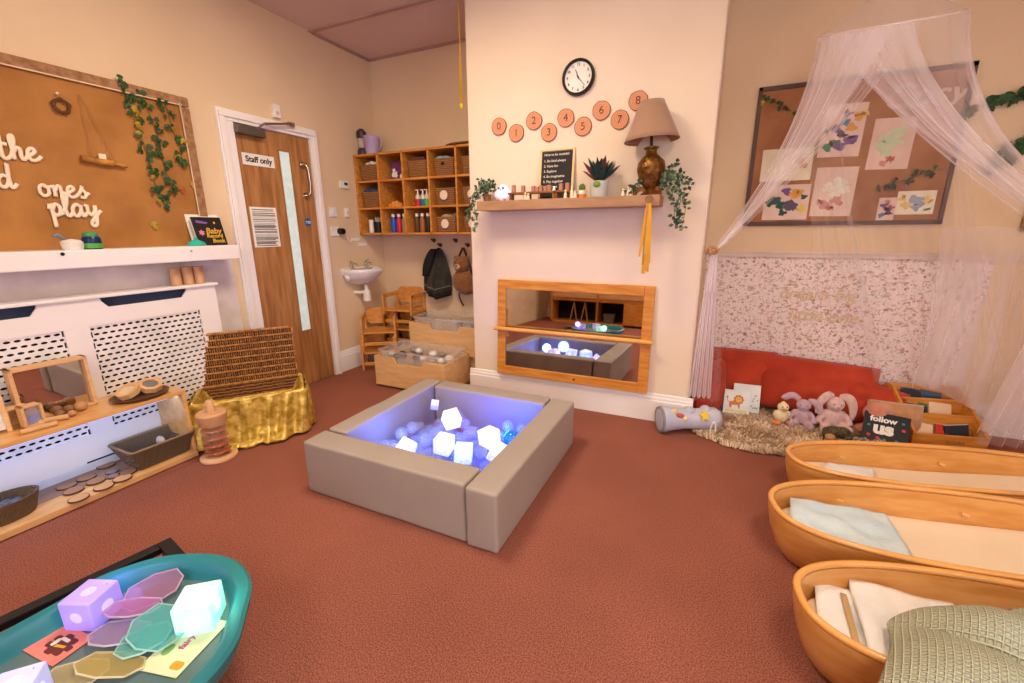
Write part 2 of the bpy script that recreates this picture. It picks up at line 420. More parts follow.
sg = thing('door_sign', 'white landscape sign reading Staff only in black on the wooden door', 'sign', (XL+.014, 2.145, 1.675), PI/2)
MB().box((0,-.002,0),(.235,.003,.075),bev=.001).build('sign_plate', PAPER, sg)
text('Staff only', .052, INK, sg, (0,-.0042,0), bold=.0014)
pt = thing('notice', 'white paper notice full of printed lines taped on the wooden door', 'notice', (XL+.014, 2.125, 1.235), PI/2)
MB().box((0,-.0015,0),(.20,.002,.27)).build('paper', PAPER, pt)
mb = MB(); z = .118; rr = random.Random(3)
while z > -.125:
    w_ = rr.choice([.17,.16,.15,.17]); x0 = -.085; hh = rr.choice([.002,.0025,.005])
    mb.box((x0+w_/2,-.0032,z),(w_,.0008,hh)); z -= rr.choice([.007,.008,.012])
mb.build('printed_lines', mat('grey_ink',(90,86,92),.7), pt)
fd = thing('fire_door_sign', 'round blue sign with white lines on the wooden door', 'sign', (XL+.014, 2.488, 1.275), PI/2)
MB().cyl((0,-.0035,0),(0,0,0),.03,n=32).build('disc', mat('safety_blue',(20,104,178),.4), fd)
text('Fire door\nkeep shut', .0115, PAPER, fd, (0,-.0042,0), bold=.0004)

# small fittings on the left wall
def wallbox(name, label, cat, y, z, w, h, d=.012, m=PLAST): 
    t = thing(name, label, cat, (XL, y, z), PI/2)
    MB().box((0,-d/2,0),(w,d,h),bev=.003).build('plate', m, t); return t
t = wallbox('sensor_box','small white sensor box above the door frame','sensor',2.33,2.02,.05,.085,.03)
MB().box((0,-.032,-.012),(.02,.006,.02),bev=.002).build('lens', mat('sensor_lens',(200,190,180),.3), t)
t = wallbox('thermostat','white thermostat with dark display beside the wooden shelf','thermostat',2.90,1.585,.085,.06,.022)
MB().box((.012,-.0235,.006),(.034,.003,.022)).build('display', mat('display_dark',(50,44,40),.3), t)
t = wallbox('light_switch','white light switch plate, upper one beside the door frame','switch',2.755,1.36,.075,.075)
MB().box((0,-.015,0),(.022,.006,.032),bev=.002,rot=Euler((R(6),0,0))).build('rocker', PLAST, t)
t = wallbox('room_sensor','narrow white call button right of the upper switch','button',2.90,1.36,.035,.075,.02)
MB().cyl((0,-.02,.0),(0,-.026,.0),.01,n=16).build('button', mat('button_grey',(210,200,196),.4), t)
t = wallbox('power_socket','white socket below the switch holding a black plug','socket',2.755,1.205,.085,.075)
t = thing('black_plug','round black plug pushed into the white socket','plug',(XL+.012,2.80,1.205),PI/2)
MB().cyl((0,-.045,0),(0,0,0),.024,.027,20).build('body', BLACK, t, smooth='auto')
MB().tube(cat_rom([(.015,-.04,-.01),(.05,-.02,-.03),(.08,-.008,-.07),(.13,-.008,-.1)],5),.0025,6).build('cable', PLAST, t, smooth=True)
t = wallbox('labels_strip','pale narrow label holder on the wall above the basin','label',3.06,1.09,.11,.03,.006)
t = wallbox('double_label','second pale label holder low beside the corner above the basin','label',2.98,1.135,.10,.025,.006)

# hand basin
bs = thing('hand_basin', 'small white wall hung hand basin in the alcove corner', 'basin', (XL, 2.96, .885), PI/2); bs.scale = (.9,.9,.95)
def bas(u, v):
    a = PI*u; k = [(1.0,0.0),(1.03,-.012),(1.0,-.03),(.92,-.06),(.72,-.11),(.42,-.145),(.0,-.155)][int(round(v*6))]
    return Vector((math.cos(a)*.20*k[0], -math.sin(a)**.8*.27*k[0], k[1]))
mb = MB(); mb.grid(bas, 25, 7)
def bas2(u, v):
    a = PI*u; k = [(1.0,0.0),(.97,.004),(.86,-.002),(.78,-.03),(.6,-.075),(.0,-.09)][int(round(v*5))]
    off = .055 if v > .3 else 0.0
    return Vector((math.cos(a)*.20*k[0], -math.sin(a)**.8*(.27-off)*k[0]-off, k[1]))
mb.grid(bas2, 25, 6)
mb.quad((-.2,0,0),(.2,0,0),(.17,-.05,.002),(-.17,-.05,.002))
CER = mat('white_ceramic',(242,238,236),.12, coat=.5)
mb.build('bowl', CER, bs, smooth=True)
MB().span((-.2,-.03,-.05),(.2,0,.012),bev=.006).build('back_ledge', CER, bs)
for i, x in enumerate((-.10,.09)):
    tp = MB().cyl((x,-.045,.0),(x,-.045,.05),.011,n=12).build('tap', CHROME, bs, smooth='auto')
    MB().tube(cat_rom([(x,-.045,.035),(x,-.08,.05),(x,-.115,.04),(x,-.118,.028)],4),.008,8).build('spout', CHROME, tp, smooth=True)
    mb = MB(); mb.tube([(x,-.045,.05),(x,-.045,.062)],.014,10); mb.tube([(x-.0,-.045,.062),(x+(.03 if i else -.02),-.06,.075)],.007,8); mb.build('tap_lever', CHROME, tp)
mb = MB(); mb.cyl((0,-.11,-.15),(0,-.11,-.20),.02,n=16); mb.cyl((0,-.11,-.2),(0,-.11,-.30),.034,.038,20); mb.tube([(0,-.11,-.22),(-.03,-.08,-.22),(-.05,-.02,-.22),(-.05,.0,-.22)],.015,10)
mb.build('waste_trap', PLAST, bs, smooth='auto')
mb = MB(); mb.tube([(-.19,-.035,-.055),(-.13,-.04,-.085),(-.06,-.06,-.09)],.02,10); mb.ball((-.17,-.05,-.075),.028)
mb.build('supply_valve', PLAST, bs, smooth=True)

# ------------------------------------------------------------------ pinboard, shelf and radiator cover on the left wall
HESSF = mat('hessian_trim', (170,128,92), .95, col2=(138,98,66), scale=30, bump=.5, bscale=160)
# pinboard: local frame at (XL, 0, 0)
pb = thing('pinboard', 'large hessian covered pinboard with greyish fabric edging above the white shelf', 'pinboard', (XL, 1.0, 1.54), PI/2)
MB().span((-.9,-.018,-.42),(.70,0,.385)).build('board', HESS, pb)
mb = MB(); mb.box((-.1,-.022,.395),(1.68,.012,.05),bev=.005); mb.box((.715,-.0225,-.03),(.05,.012,.79),bev=.005); mb.build('edging', HESSF, pb)
mb = MB(); mb.box((-.1,-.03,.372),(1.60,.005,.006)); mb.box((.688,-.03,0),(.006,.005,.77)); mb.build('rope_line', mat('pale_cord',(222,196,160),.8), pb)
sh = thing('wall_shelf', 'thick white painted wall shelf under the hessian pinboard', 'shelf', (XL, 1.0, 1.09), PI/2)
mb = MB(); mb.span((-1.2,-.18,-.048),(.80,0,.036),bev=.006); mb.build('board', WHITE, sh)
mb = MB(); mb.cyl((-.03,-.181,.02),(-.03,-.183,.02),.008,n=10); mb.build('screw_hole', DARKH, sh)
MB().cyl((.52,-.181,.01),(.52,-.182,.01),.006,n=10).build('screw_cap', mat('screw_grey',(170,160,150),.5), sh)
# radiator cover
rc = thing('radiator_cover', 'white radiator cover with oval hole grilles under the shelf', 'radiator cover', (XL, 1.0, 0), PI/2)
fy = -.12
mb = MB(); mb.span((-1.0,-.135,.888),(.665,0,.905),bev=.005); mb.build('top_board', WHITE, rc)
mb = MB()
def fp(x0,x1,z0,z1): mb.span((x0,fy,z0),(x1,fy+.012,z1))
fp(-1.0,.638,.7522,.838); fp(-1.0,-.60,.08,.752); fp(-.075,.02,.2152,.752); fp(.54,.638,.2152,.752); fp(-.6,.638,.08,.215)
fp(-1.0,-.62,.8382,.888); fp(-.14,.085,.8382,.888); fp(.49,.638,.8382,.888)
mb.span((.6382,fy,.08),(.65,0,.888)); mb.span((-1,fy,0),(-.75,0,.0798)); mb.span((-.35,fy,.0),(-.12,fy+.012,.0798)); mb.span((.3,fy,0),(.65,fy+.012,.0798))
mb.build('front_panel', WHITE, rc)
for x0, x1 in ((-.62,-.14),(.085,.49)):
    for sx, xx in ((1,x0),(-1,x1)):
        MB().prism([(xx,.838),(xx+sx*.03,.838),(xx+sx*.006,.87),(xx,.888)],0,.012,Matrix.Translation((0,fy+.012,0))@Matrix.Rotation(PI/2,4,'X')).build('slot_corner', WHITE, rc)
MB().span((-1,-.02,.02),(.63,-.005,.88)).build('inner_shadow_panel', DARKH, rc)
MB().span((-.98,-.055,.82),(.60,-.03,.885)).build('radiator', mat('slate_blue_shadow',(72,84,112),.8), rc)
def grille(x0, x1, z0, z1, y):
    mb = MB(); cw = .0325; ch = .0285; nx = int(round((x1-x0)/cw)); nz = int(round((z1-z0)/ch)); cw = (x1-x0)/nx; ch = (z1-z0)/nz
    for j in range(nz):
        for i in range(nx*2):
            if (i+j) % 2: continue
            cx = x0+(i+.5)*cw/1.0*.5*1.0; 
            # one staggered tile: width cw, centred between half columns
            cx = x0+(i+.5)*cw/2; cz = z0+(j+.5)*ch; hw = cw/2; hh = ch/2
            xa = max(x0, cx-hw); xb = min(x1, cx+hw)
            if xb-xa < cw*.6:
                mb.quad((xa,y,cz-hh),(xb,y,cz-hh),(xb,y,cz+hh),(xa,y,cz+hh)); continue
            mx_ = (xa+xb)/2
            out = [(xb,cz),(xb,cz+hh),(mx_,cz+hh),(xa,cz+hh),(xa,cz),(xa,cz-hh),(mx_,cz-hh),(xb,cz-hh)]
            O = [mb.v((a,y,b)) for a,b in out]
            I = [mb.v((cx+math.cos(PI*k/4)*.0125 if abs(cx-mx_)<.001 else mx_+math.cos(PI*k/4)*.009, y, cz+math.sin(PI*k/4)*.0062)) for k in range(8)]
            mb.bridge(O, I)
    return mb
for a, b in ((-.6,-.075),(.02,.54)):
    g = grille(a, b, .215, .752, fy+.006).build('grille', mat('grille_white',(238,234,234),.4), rc, fix=False, solid=.003)

# things on the white shelf
def at_shelf(y, dx=.1): return (XL+dx, y, 1.1265)
w = thing('baby_bottle', 'white cup with a pale lid lying beside the blue bottle on the shelf', 'cup', at_shelf(1.035,.12))
MB().lathe([(.0,0),(.035,0),(.04,.02),(.04,.035),(.03,.045),(.0,.05)],n=20,sx=1.2).build('body', PLAST, w, smooth='auto')
MB().tube([(0,-.02,.045),(0,-.045,.07),(0,-.06,.062)],.008,8).build('spout', mat('grey_blue_plastic',(120,140,160),.4), w, smooth=True)
w = thing('drink_bottle', 'dark blue bottle with a green lid and band on the white shelf', 'bottle', at_shelf(1.11,.12))
MB().lathe([(0,0),(.036,0),(.038,.01),(.036,.05),(.03,.06)],n=20).build('body', mat('navy_plastic',(20,50,110),.3,col2=(16,34,70)), w, smooth='auto')
MB().lathe([(.038,.005),(.0395,.012),(.0395,.022),(.038,.028)],n=20).build('band', mat('lime_band',(90,170,70),.4), w, smooth='auto')
MB().lathe([(.028,.06),(.029,.064),(.027,.076),(.012,.082),(0,.082)],n=20).build('lid', mat('green_lid',(70,160,90),.4), w, smooth='auto')
w = thing('turquoise_dish', 'small domed turquoise cup upside down on the shelf end', 'cup', at_shelf(1.585,.13))
MB().lathe([(.045,0),(.047,.008),(.04,.02),(.018,.032),(.01,.036),(.01,.045),(0,.047)],n=22).build('cup', mat('turquoise_plastic',(50,186,170),.35), w, smooth='auto')
# black picture book leaning on the shelf end
bk = thing('picture_book', 'black picture book with gold lettering and pink star leaning at the shelf end', 'book', (XL+.10, 1.70, 1.1265), (R(-14),0,PI/2))
MB().box((0,0,.085),(.17,.012,.17),bev=.002).build('cover', mat('black_cover',(30,24,26),.5), bk)
MB().box((.0,.004,.088),(.174,.006,.174)).build('pages', PAPER, bk)
GOLDT = mat('gold_foil',(226,178,60),.4)
text('Baby', .048, GOLDT, bk, (.02,-.0068,.085), bold=.0008, shear=.2)
text('Record', .032, GOLDT, bk, (.02,-.0068,.055), bold=.0008, shear=.1)
text('Book', .034, GOLDT, bk, (.035,-.0068,.025), bold=.0008, shear=.1)
def star_pts(r1, r2, n=5, a0=PI/2): return [((r1 if i%2==0 else r2)*math.cos(a0+PI*i/n), (r1 if i%2==0 else r2)*math.sin(a0+PI*i/n)) for i in range(2*n)]
MX = Matrix.Rotation(PI/2,4,'X')
MB().prism(star_pts(.02,.011,6),.0062,.0072,Matrix.Translation((-.05,0,.075))@MX).build('pink_star', mat('pink_foil',(214,130,160),.5), bk)
MB().prism([(-.03,-.006),(.03,-.012),(.035,-.002),(0,.006),(-.03,.01)],.0062,.0072,Matrix.Translation((-.035,0,.14))@MX).build('purple_bird', mat('purple_foil',(130,90,160),.5), bk)
MB().prism(star_pts(.008,.005,5),.0062,.0072,Matrix.Translation((.04,0,.135))@MX).build('small_star', GOLDT, bk)
bk2 = thing('picture_book', 'white backed thin book propped behind the black picture book', 'book', (XL+.055, 1.705, 1.1265), (R(-13),0,PI/2))
MB().box((0,0,.093),(.19,.01,.185),bev=.001).build('cover', PAPER, bk2)
# three wooden peg cylinders on top of the radiator cover
pegm = mat('peg_wood',(206,160,120),.5,col2=(186,138,98),scale=8,stretch=(6,6,1))
for i, y in enumerate((1.465,1.53,1.592)):
    p = MB().lathe([(0,0),(.027,0),(.028,.004),(.028,.095),(.026,.1),(.0,.1)],n=20).build('wooden_cylinder', pegm, smooth='auto', loc=(-2.82,y,.906))
    tag(p, ['leftmost','middle','rightmost'][i]+' of three plain wooden cylinders on the radiator cover top', 'block', 'wooden cylinders on the radiator cover')
# scribble cracks in the plaster are left; pinned things on the hessian ----------------------------------
CREAM = mat('cream_letters',(244,224,196),.5)
GL = { # cursive strokes, x-height 1
 't': ([[(0,.1),(.25,.5),(.42,1.5),(.45,1.75),(.38,.7),(.42,.15),(.65,.02),(.95,.3)],[(.05,1.15),(.45,1.2),(.85,1.15)]],.9),
 'h': ([[(0,.2),(.25,.8),(.45,1.6),(.38,1.9),(.2,1.7),(.22,.8),(.2,0)],[(.22,.5),(.5,.95),(.72,.85),(.7,.3),(.82,.02),(1.1,.3)]],1.02),
 'e': ([[(0,.3),(.4,.5),(.68,.75),(.55,1),(.25,.85),(.15,.4),(.35,.03),(.75,.1),(1.05,.4)]],.95),
 'w': ([[(0,.8),(.12,.95),(.18,.4),(.32,.02),(.6,.35),(.68,.95),(.72,.3),(.88,.02),(1.15,.4),(1.2,.95),(1.4,.8)]],1.35),
 'i': ([[(0,.3),(.22,.95),(.2,.3),(.32,.02),(.6,.3)],[(.26,1.35),(.28,1.4)]],.55),
 'l': ([[(0,.3),(.3,.9),(.5,1.7),(.36,1.95),(.2,1.6),(.22,.4),(.38,.02),(.68,.3)]],.62),
 'd': ([[(.75,.85),(.45,1),(.12,.7),(.1,.25),(.35,.02),(.65,.3),(.82,1.0),(.9,1.95),(.8,.9),(.82,.15),(.98,.02),(1.25,.35)]],1.2),
 'o': ([[(.45,1),(.15,.8),(.1,.3),(.35,.02),(.7,.2),(.75,.7),(.45,1),(.6,.8),(1.05,.85)]],1.0),
 'n': ([[(0,.7),(.15,.95),(.2,.5),(.17,0)],[(.2,.45),(.48,.95),(.68,.85),(.68,.3),(.82,.02),(1.1,.3)]],1.02),
 's': ([[(0,.25),(.3,.7),(.45,1.1),(.42,.8),(.65,.4),(.5,.02),(.15,.08)],[(.5,.1),(.95,.5)]],.95),
 'p': ([[(.0,.6),(.15,1.0),(.2,.3),(.2,-.9)],[(.2,.5),(.45,1.0),(.75,.8),(.7,.3),(.4,.08),(.25,.25)],[(.5,.1),(.95,.3)]],.92),
 'a': ([[(.7,.85),(.4,1),(.12,.65),(.12,.2),(.38,.02),(.68,.4),(.75,.95),(.72,.25),(.88,.02),(1.12,.3)]],1.08),
 'y': ([[(0,.8),(.12,.95),(.15,.4),(.35,.1),(.65,.45),(.75,.95),(.72,.0),(.6,-.7),(.35,-.85),(.25,-.55),(.6,-.1),(1.15,.5)]],1.1),
}
def cursive(word, label, y, z, s, slope=0.0):
    t = thing('cursive_word', label, 'lettering', (XL+.02, y, z), (0, 0, PI/2), group='cream wooden words on the hessian')
    mb = MB(); x = 0
    for ch in word:
        st, adv = GL[ch]
        for k in st:
            pts = cat_rom([((x+a)*s*.92, -.006, b*s+(x+a)*s*slope) for a, b in k], 4)
            mb.tube(pts, s*.15, 8, flat=(1,.5,1))
        x += adv
    mb.build('script', CREAM, t, smooth=True)
cursive('the', 'cream wooden script word the, uppermost of the words on the hessian', .895, 1.520, .053, .04)
cursive('wild', 'cream wooden script word wild cut by the left edge of the photo', .755, 1.395, .052, .03)
cursive('ones', 'cream wooden script word ones in the middle line on the hessian', 1.00, 1.372, .051, .0)
cursive('play', 'cream wooden script word play, lowest of the words on the hessian', 1.02, 1.280, .056, .03)
# twig star hanging at the top
tw = thing('twig_star', 'small star of brown twigs pinned high on the hessian', 'decoration', (XL+.03, 1.155, 1.785), PI/2)
mb = MB(); P = [(.035*math.cos(R(72*i+90)),-.004,.035*math.sin(R(72*i+90))) for i in range(5)]
P2 = [(.03*math.cos(R(60*i+20)),-.003,.03*math.sin(R(60*i+20))) for i in range(6)]
for i in range(6): mb.cyl(P2[i],P2[(i+1)%6],.006,n=6)
for i in range(5): mb.cyl(P[i],P[(i+1)%5],.0045,n=6)
mb.build('twigs', mat('twig_brown',(96,62,34),.8), tw)
MB().ball((-.005,-.002,.052),.006).build('pin', CREAM, tw)
# hanging log on strings
lg = thing('hanging_log', 'short peeled branch hanging on two thin strings on the hessian', 'branch', (XL+.035, 1.265, 1.555), PI/2)
mb = MB(); mb.cyl((-.085,0,.004),(.04,-.002,-.006),.016,.015,12); mb.cyl((.04,-.002,-.006),(.10,-.004,-.014),.009,.007,10); mb.build('log', mat('branch_wood',(196,140,60),.7,col2=(140,90,40),scale=20), lg, smooth='auto')
mb = MB(); mb.cyl((-.04,0,.015),(-.035,.008,.30),.0012,n=5); mb.cyl((.055,0,0),(-.03,.008,.30),.0012,n=5); mb.build('string', mat('jute_string',(150,108,66),.9), lg)
MB().box((.0,-.004,.022),(.03,.014,.026),bev=.004).build('toadstool_block', CREAM, lg)

# ivy -------------------------------------------------------------------
def ivy_leaf(mb, c, s, n, up, mi=0):
    """five-pointed leaf lying roughly in the plane across n"""
    n = Vector(n).normalized(); up = Vector(up); u = (up-n*up.dot(n)).normalized(); w = n.cross(u)
    sh_ = [(0,-.5),(.42,-.35),(.62,.05),(.3,.2),(.36,.55),(0,1.0),(-.36,.55),(-.3,.2),(-.62,.05),(-.42,-.35)]
    vs = [mb.v(Vector(c)+w*a*s+u*b*s+n*(s*.12*(abs(a)))) for a, b in sh_]; ce = mb.v(Vector(c)+n*s*.15)
    mb.mi = mi
    for i in range(len(vs)): mb._f((vs[i], vs[(i+1)%len(vs)], ce))
def garland(name, label, loc, rz, pts, nleaf, s, seed, cat='ivy', mats=None, spread=.03, group=None, nrm=(0,-1,0)):
    t = thing(name, label, cat, loc, rz, group); g = random.Random(seed)
    P = cat_rom(pts, 8); mb = MB(); mb.tube(P, .0018, 5); mb.build('vine', STEM, t)
    mb = MB()
    for i in range(nleaf):
        p = P[int((i+.5)/nleaf*(len(P)-1))]+Vector((g.uniform(-spread,spread), g.uniform(-.012,-.002), g.uniform(-spread,spread)*.7))
        n = Vector(nrm)+Vector((g.uniform(-.5,.5), 0, g.uniform(-.4,.4))); a = g.uniform(-.9,.9)
        ivy_leaf(mb, p, s*g.uniform(.7,1.15), n, (math.sin(a),0,-math.cos(a)), 0 if g.random()>.12 else 1)
    mb.build('leaves', mats or [LEAF, LEAFY], t, fix=False)
    return t
gl_ = (XL+.028, 1.0, 1.5)
garland('ivy_garland','leafy ivy strand hanging lowest on the hessian pinboard, left of the three',gl_,PI/2,[(.43,0,.47),(.43,0,.40),(.445,0,.32),(.45,0,.25),(.47,0,.16),(.475,0,.06),(.485,0,-.03),(.50,0,-.10),(.515,0,-.15)],42,.026,3,group='ivy strands on the hessian pinboard')
garland('ivy_garland','short leafy ivy strand at the top beside the long one, middle of three',gl_,PI/2,[(.48,0,.42),(.51,0,.38),(.53,0,.31),(.545,0,.23),(.545,0,.15),(.55,0,.05),(.56,0,-.03),(.545,0,-.10)],34,.026,5,group='ivy strands on the hessian pinboard')
garland('ivy_garland','sparse ivy strand nearest the right edge of the hessian pinboard',gl_,PI/2,[(.60,0,.43),(.62,0,.37),(.625,0,.30),(.64,0,.22),(.66,0,.18),(.64,0,.12),(.62,0,.1)],24,.025,8,group='ivy strands on the hessian pinboard')
for i, (y, z, m_, lb) in enumerate(((.455,.345,LEAFY,'yellow green leaf pinned among the left ivy strand'),(.63,.125,LEAFY,'yellow leaf pinned at the end of the right ivy strand'),(.685,-.02,LEAFY,'golden leaf pinned right of the longest ivy strand'),(.62,-.05,mat('rust_leaf',(170,90,36),.6),'small rust leaf pinned beside the golden leaf'),(.44,-.25,LEAFY,'yellow leaf pinned low on the hessian above the shelf'))):
    mb = MB(); ivy_leaf(mb,(0,0,0),.032 if i<4 else .035,(0,-1,0),(.3,0,-1)); 
    tag(mb.build('pinned_leaf', m_, loc=(XL+.026,1.0+y-.0,1.5+z), rz=PI/2, fix=False), lb, 'leaf', 'leaves pinned to the hessian')
# ------------------------------------------------------------------ cubby shelf in the alcove
cu = thing('cubby_shelf', 'honey wooden wall shelf of fifteen square compartments high in the alcove', 'shelf', (-2.30, 3.34, 1.505))
CX0, CX1, CZ0, CZ1, CD = -.595, .68, -.33, .33, .30
mb = MB(); t_ = .016
mb.span((CX0,-CD,CZ0),(CX1,0,CZ0+t_)); mb.span((CX0,-CD,CZ1-t_),(CX1,0,CZ1)); mb.span((CX0,-CD,CZ0),(CX0+t_,0,CZ1)); mb.span((CX1-t_,-CD,CZ0),(CX1,0,CZ1))
cw = (CX1-CX0)/5; ch = (CZ1-CZ0)/3
for i in range(1,5): mb.span((CX0+cw*i-t_/2,-CD,CZ0),(CX0+cw*i+t_/2,0,CZ1))
for j in range(1,3): mb.span((CX0,-CD+.001,CZ0+ch*j-t_/2),(CX1,0,CZ0+ch*j+t_/2))
mb.build('frame', HONEY, cu, bev=.0015)
MB().span((CX0+.004,-.008,CZ0+.004),(CX1-.004,-.002,CZ1-.004)).build('back_panel', mat('shelf_back',(150,92,40),.7), cu)
def cell(i, j): return (-2.30+CX0+cw*(i+.5), 3.34-CD+.105, 1.505+CZ1-ch*(j+1)+t_*.55)
def wicker_basket():
    b = MB(); h = .13; 
    r1 = rr_pts(.19,.17,.02,2); r0 = rr_pts(.17,.15,.02,2)
    A = [b.v((x,y,0)) for x,y in r0]; B = [b.v((x,y,h)) for x,y in r1]; C = [b.v((x*.92,y*.92,h)) for x,y in r1]; D = [b.v((x*.9,y*.9,.01)) for x,y in r0]
    b.bridge(A,B); b.bridge(B,C); b.bridge(C,D); b._f(D); b._f(A[::-1])
    return b
bask = {(0,0):0,(2,0):1,(3,0):0,(4,0):0,(0,1):0,(3,1):2,(4,1):2,(3,2):2,(4,2):2}
wk = mat('honey_wicker',(150,104,60),.75); mixramp(wk,'wavez',24,[(.1,(112,72,40)),(.7,(160,112,66))],bump=.5,rand=2.5)
col_ = ['first','second','third','fourth','fifth']; row_ = ['top','middle','bottom']
first = None
for (i, j), k in bask.items():
    c = cell(i, j)
    lb = 'wicker basket in the %s row, %s column of the wooden shelf' % (row_[j], col_[i])
    if first is None:
        first = thing('wicker_basket', lb, 'basket', c, 0, 'wicker baskets in the wooden shelf')
        wicker_basket().build('bowl', wk, first, smooth=False)
        t = first
    else: t = dup(first, c, 0, lb)
    if k == 2:
        MB().cyl((0,-.087,.075),(0,-.093,.075),.036,n=24).build('round_tag', mat('tag_card',(240,214,190),.6), t)
    if k == 0 and j == 0 and i > 0: MB().box((0,-.088,.09),(.03,.006,.02),bev=.003).build('handle_slot', BLACK, t)
def stuff_in(i,j,name,label,cat,m,seed):
    c = cell(i,j); mb = MB(); g = random.Random(seed)
    for k in range(5): mb.ball((g.uniform(-.05,.05),g.uniform(-.05,.04),.125+g.uniform(0,.02)),(.04,.035,.02),Euler((0,g.uniform(-.4,.4),g.uniform(0,3))),10)
    o = blob(mb,.008,name,m,loc=c); tag(o,label,cat); return o
stuff_in(0,0,'folded_cloth','white cloth heaped in the top left wicker basket','cloth',PAPER,1)
stuff_in(3,0,'folded_cloth','pale blue cloth heaped in the fourth basket of the top row','cloth',mat('pale_blue_cloth',(150,176,190),.8),2)
stuff_in(0,1,'folded_cloth','dark blue cloth in the middle left wicker basket','cloth',mat('dark_blue_cloth',(50,76,120),.8),3)
stuff_in(3,2,'folded_cloth','pale cloth in the fourth basket of the bottom row','cloth',mat('sand_cloth',(190,160,130),.8),4)
c = cell(2,0); b = thing('wooden_box','small brown open box in the top row, third compartment','box',(c[0],c[1]-.02,c[2]+.13)); MB().box((0,0,.015),(.14,.1,.025),bev=.004).build('lid', mat('box_brown',(96,52,34),.6), b); b.location.z -= .0
# purple tin / card with white figures
c = cell(1,0); b = thing('purple_book','purple picture card with white figures standing in the top row second compartment','book',(c[0]+.01,c[1]-.01,c[2]),(R(-8),0,0))
MB().box((0,0,.075),(.155,.012,.15),bev=.002).build('cover', mat('purple_cover',(112,56,120),.5,col2=(86,34,70),scale=30), b)
mb = MB(); 
for x, z, r in ((-.045,.045,.022),(-.045,.08,.015),(-.02,.035,.016),(-.02,.06,.011),(.04,.03,.02)): mb.cyl((x,-.0065,z),(x,-.0078,z),r,n=16)
mb.build('white_figures', PAPER, b)
# orange scoops
c = cell(1,1)
for k,(dx,h) in enumerate(((-.06,.03),(-.025,.045),(.01,.05),(.045,.035))):
    o = MB().lathe([(0,0),(.018,0),(.024,h*.7),(.012,h),(0,h)],n=14).build('wooden_cup', mat('amber_wood',(232,150,60),.5), smooth='auto', loc=(c[0]+dx,c[1]-.05,c[2]))
    tag(o,'small orange wooden cup standing in a row in the middle row second compartment','cup','orange wooden cups in the shelf')
# pump bottles
c = cell(2,1)
for k,(dx,cc,nm) in enumerate(((-.015,(196,40,56),'red'),(.035,(20,120,150),'blue'),(.075,(90,180,70),'green'))):
    b = thing('pump_bottle','clear pump bottle with %s liquid in the middle row third compartment'%nm,'bottle',(c[0]+dx-.01,c[1]-.05,c[2]))
    MB().lathe([(0,0),(.021,0),(.022,.01),(.022,.055)],n=14).build('liquid', mat('liquid_'+nm,cc,.3), b, smooth='auto')
    MB().lathe([(.022,.055),(.022,.075),(.01,.095),(.009,.1)],n=14).build('neck', mat('frosted_plastic',(220,206,190),.3), b, smooth='auto')
    mb = MB(); mb.cyl((0,0,.1),(0,0,.125),.006,n=8); mb.box((-.008,0,.127),(.03,.01,.007)); mb.build('pump', PLAST, b)
for dx in (-.07,-.05): 
    o = MB().ball((0,0,.016),(.02,.02,.016)).build('red_ball', mat('red_orange_toy',(206,70,40),.5), smooth=True, loc=(c[0]+dx,c[1]-.04+(dx+.06),c[2])); tag(o,'small red orange toy beside the pump bottles','toy','red orange toys by the pump bottles')
# bottom row bottles
def paint_bottle(i, dx, cc, nm, dy=-.04):
    c = cell(i,2); b = thing('paint_bottle','%s bottle with a white cap in the bottom row, %s compartment'%(nm,col_[i]),'bottle',(c[0]+dx,c[1]+dy,c[2]),0,'paint bottles in the bottom row')
    MB().lathe([(0,0),(.022,0),(.024,.006),(.024,.11),(.014,.13),(.012,.14)],n=16).build('body', mat('paint_'+nm.replace(' ','_'),cc,.35), b, smooth='auto')
    MB().lathe([(.015,.138),(.015,.162),(.0,.164)],n=14).build('cap', PLAST, b, smooth='auto')
for a in ((1,-.05,(30,90,200),'bright blue'),(1,.01,(200,40,60),'crimson'),(1,.068,(150,140,110),'grey green'),(2,-.055,(84,58,40),'dark brown'),(2,.0,(160,92,46),'copper brown'),(2,.058,(34,36,34),'black')): paint_bottle(*a)
c = cell(0,2)
b = thing('white_tube','white plastic jar in the bottom left compartment','jar',(c[0]-.035,c[1]-.05,c[2]))
MB().lathe([(0,0),(.022,0),(.022,.11),(.02,.118),(0,.12)],n=16).build('body', PLAST, b, smooth='auto')
b = thing('black_pot','black pot with pale tools in the bottom left compartment','pot',(c[0]+.035,c[1]-.04,c[2]))
MB().lathe([(0,0),(.04,0),(.043,.1),(.039,.1),(.036,.01)],n=20).build('body', BLACK, b, smooth='auto')
mb = MB(); 
for k in range(5): mb.cyl((-.02+k*.01,0,.02),(-.03+k*.015,.0,.14-.01*(k%2)),.004,n=6)
mb.build('tools', mat('silver_tool',(190,190,190),.4), b)
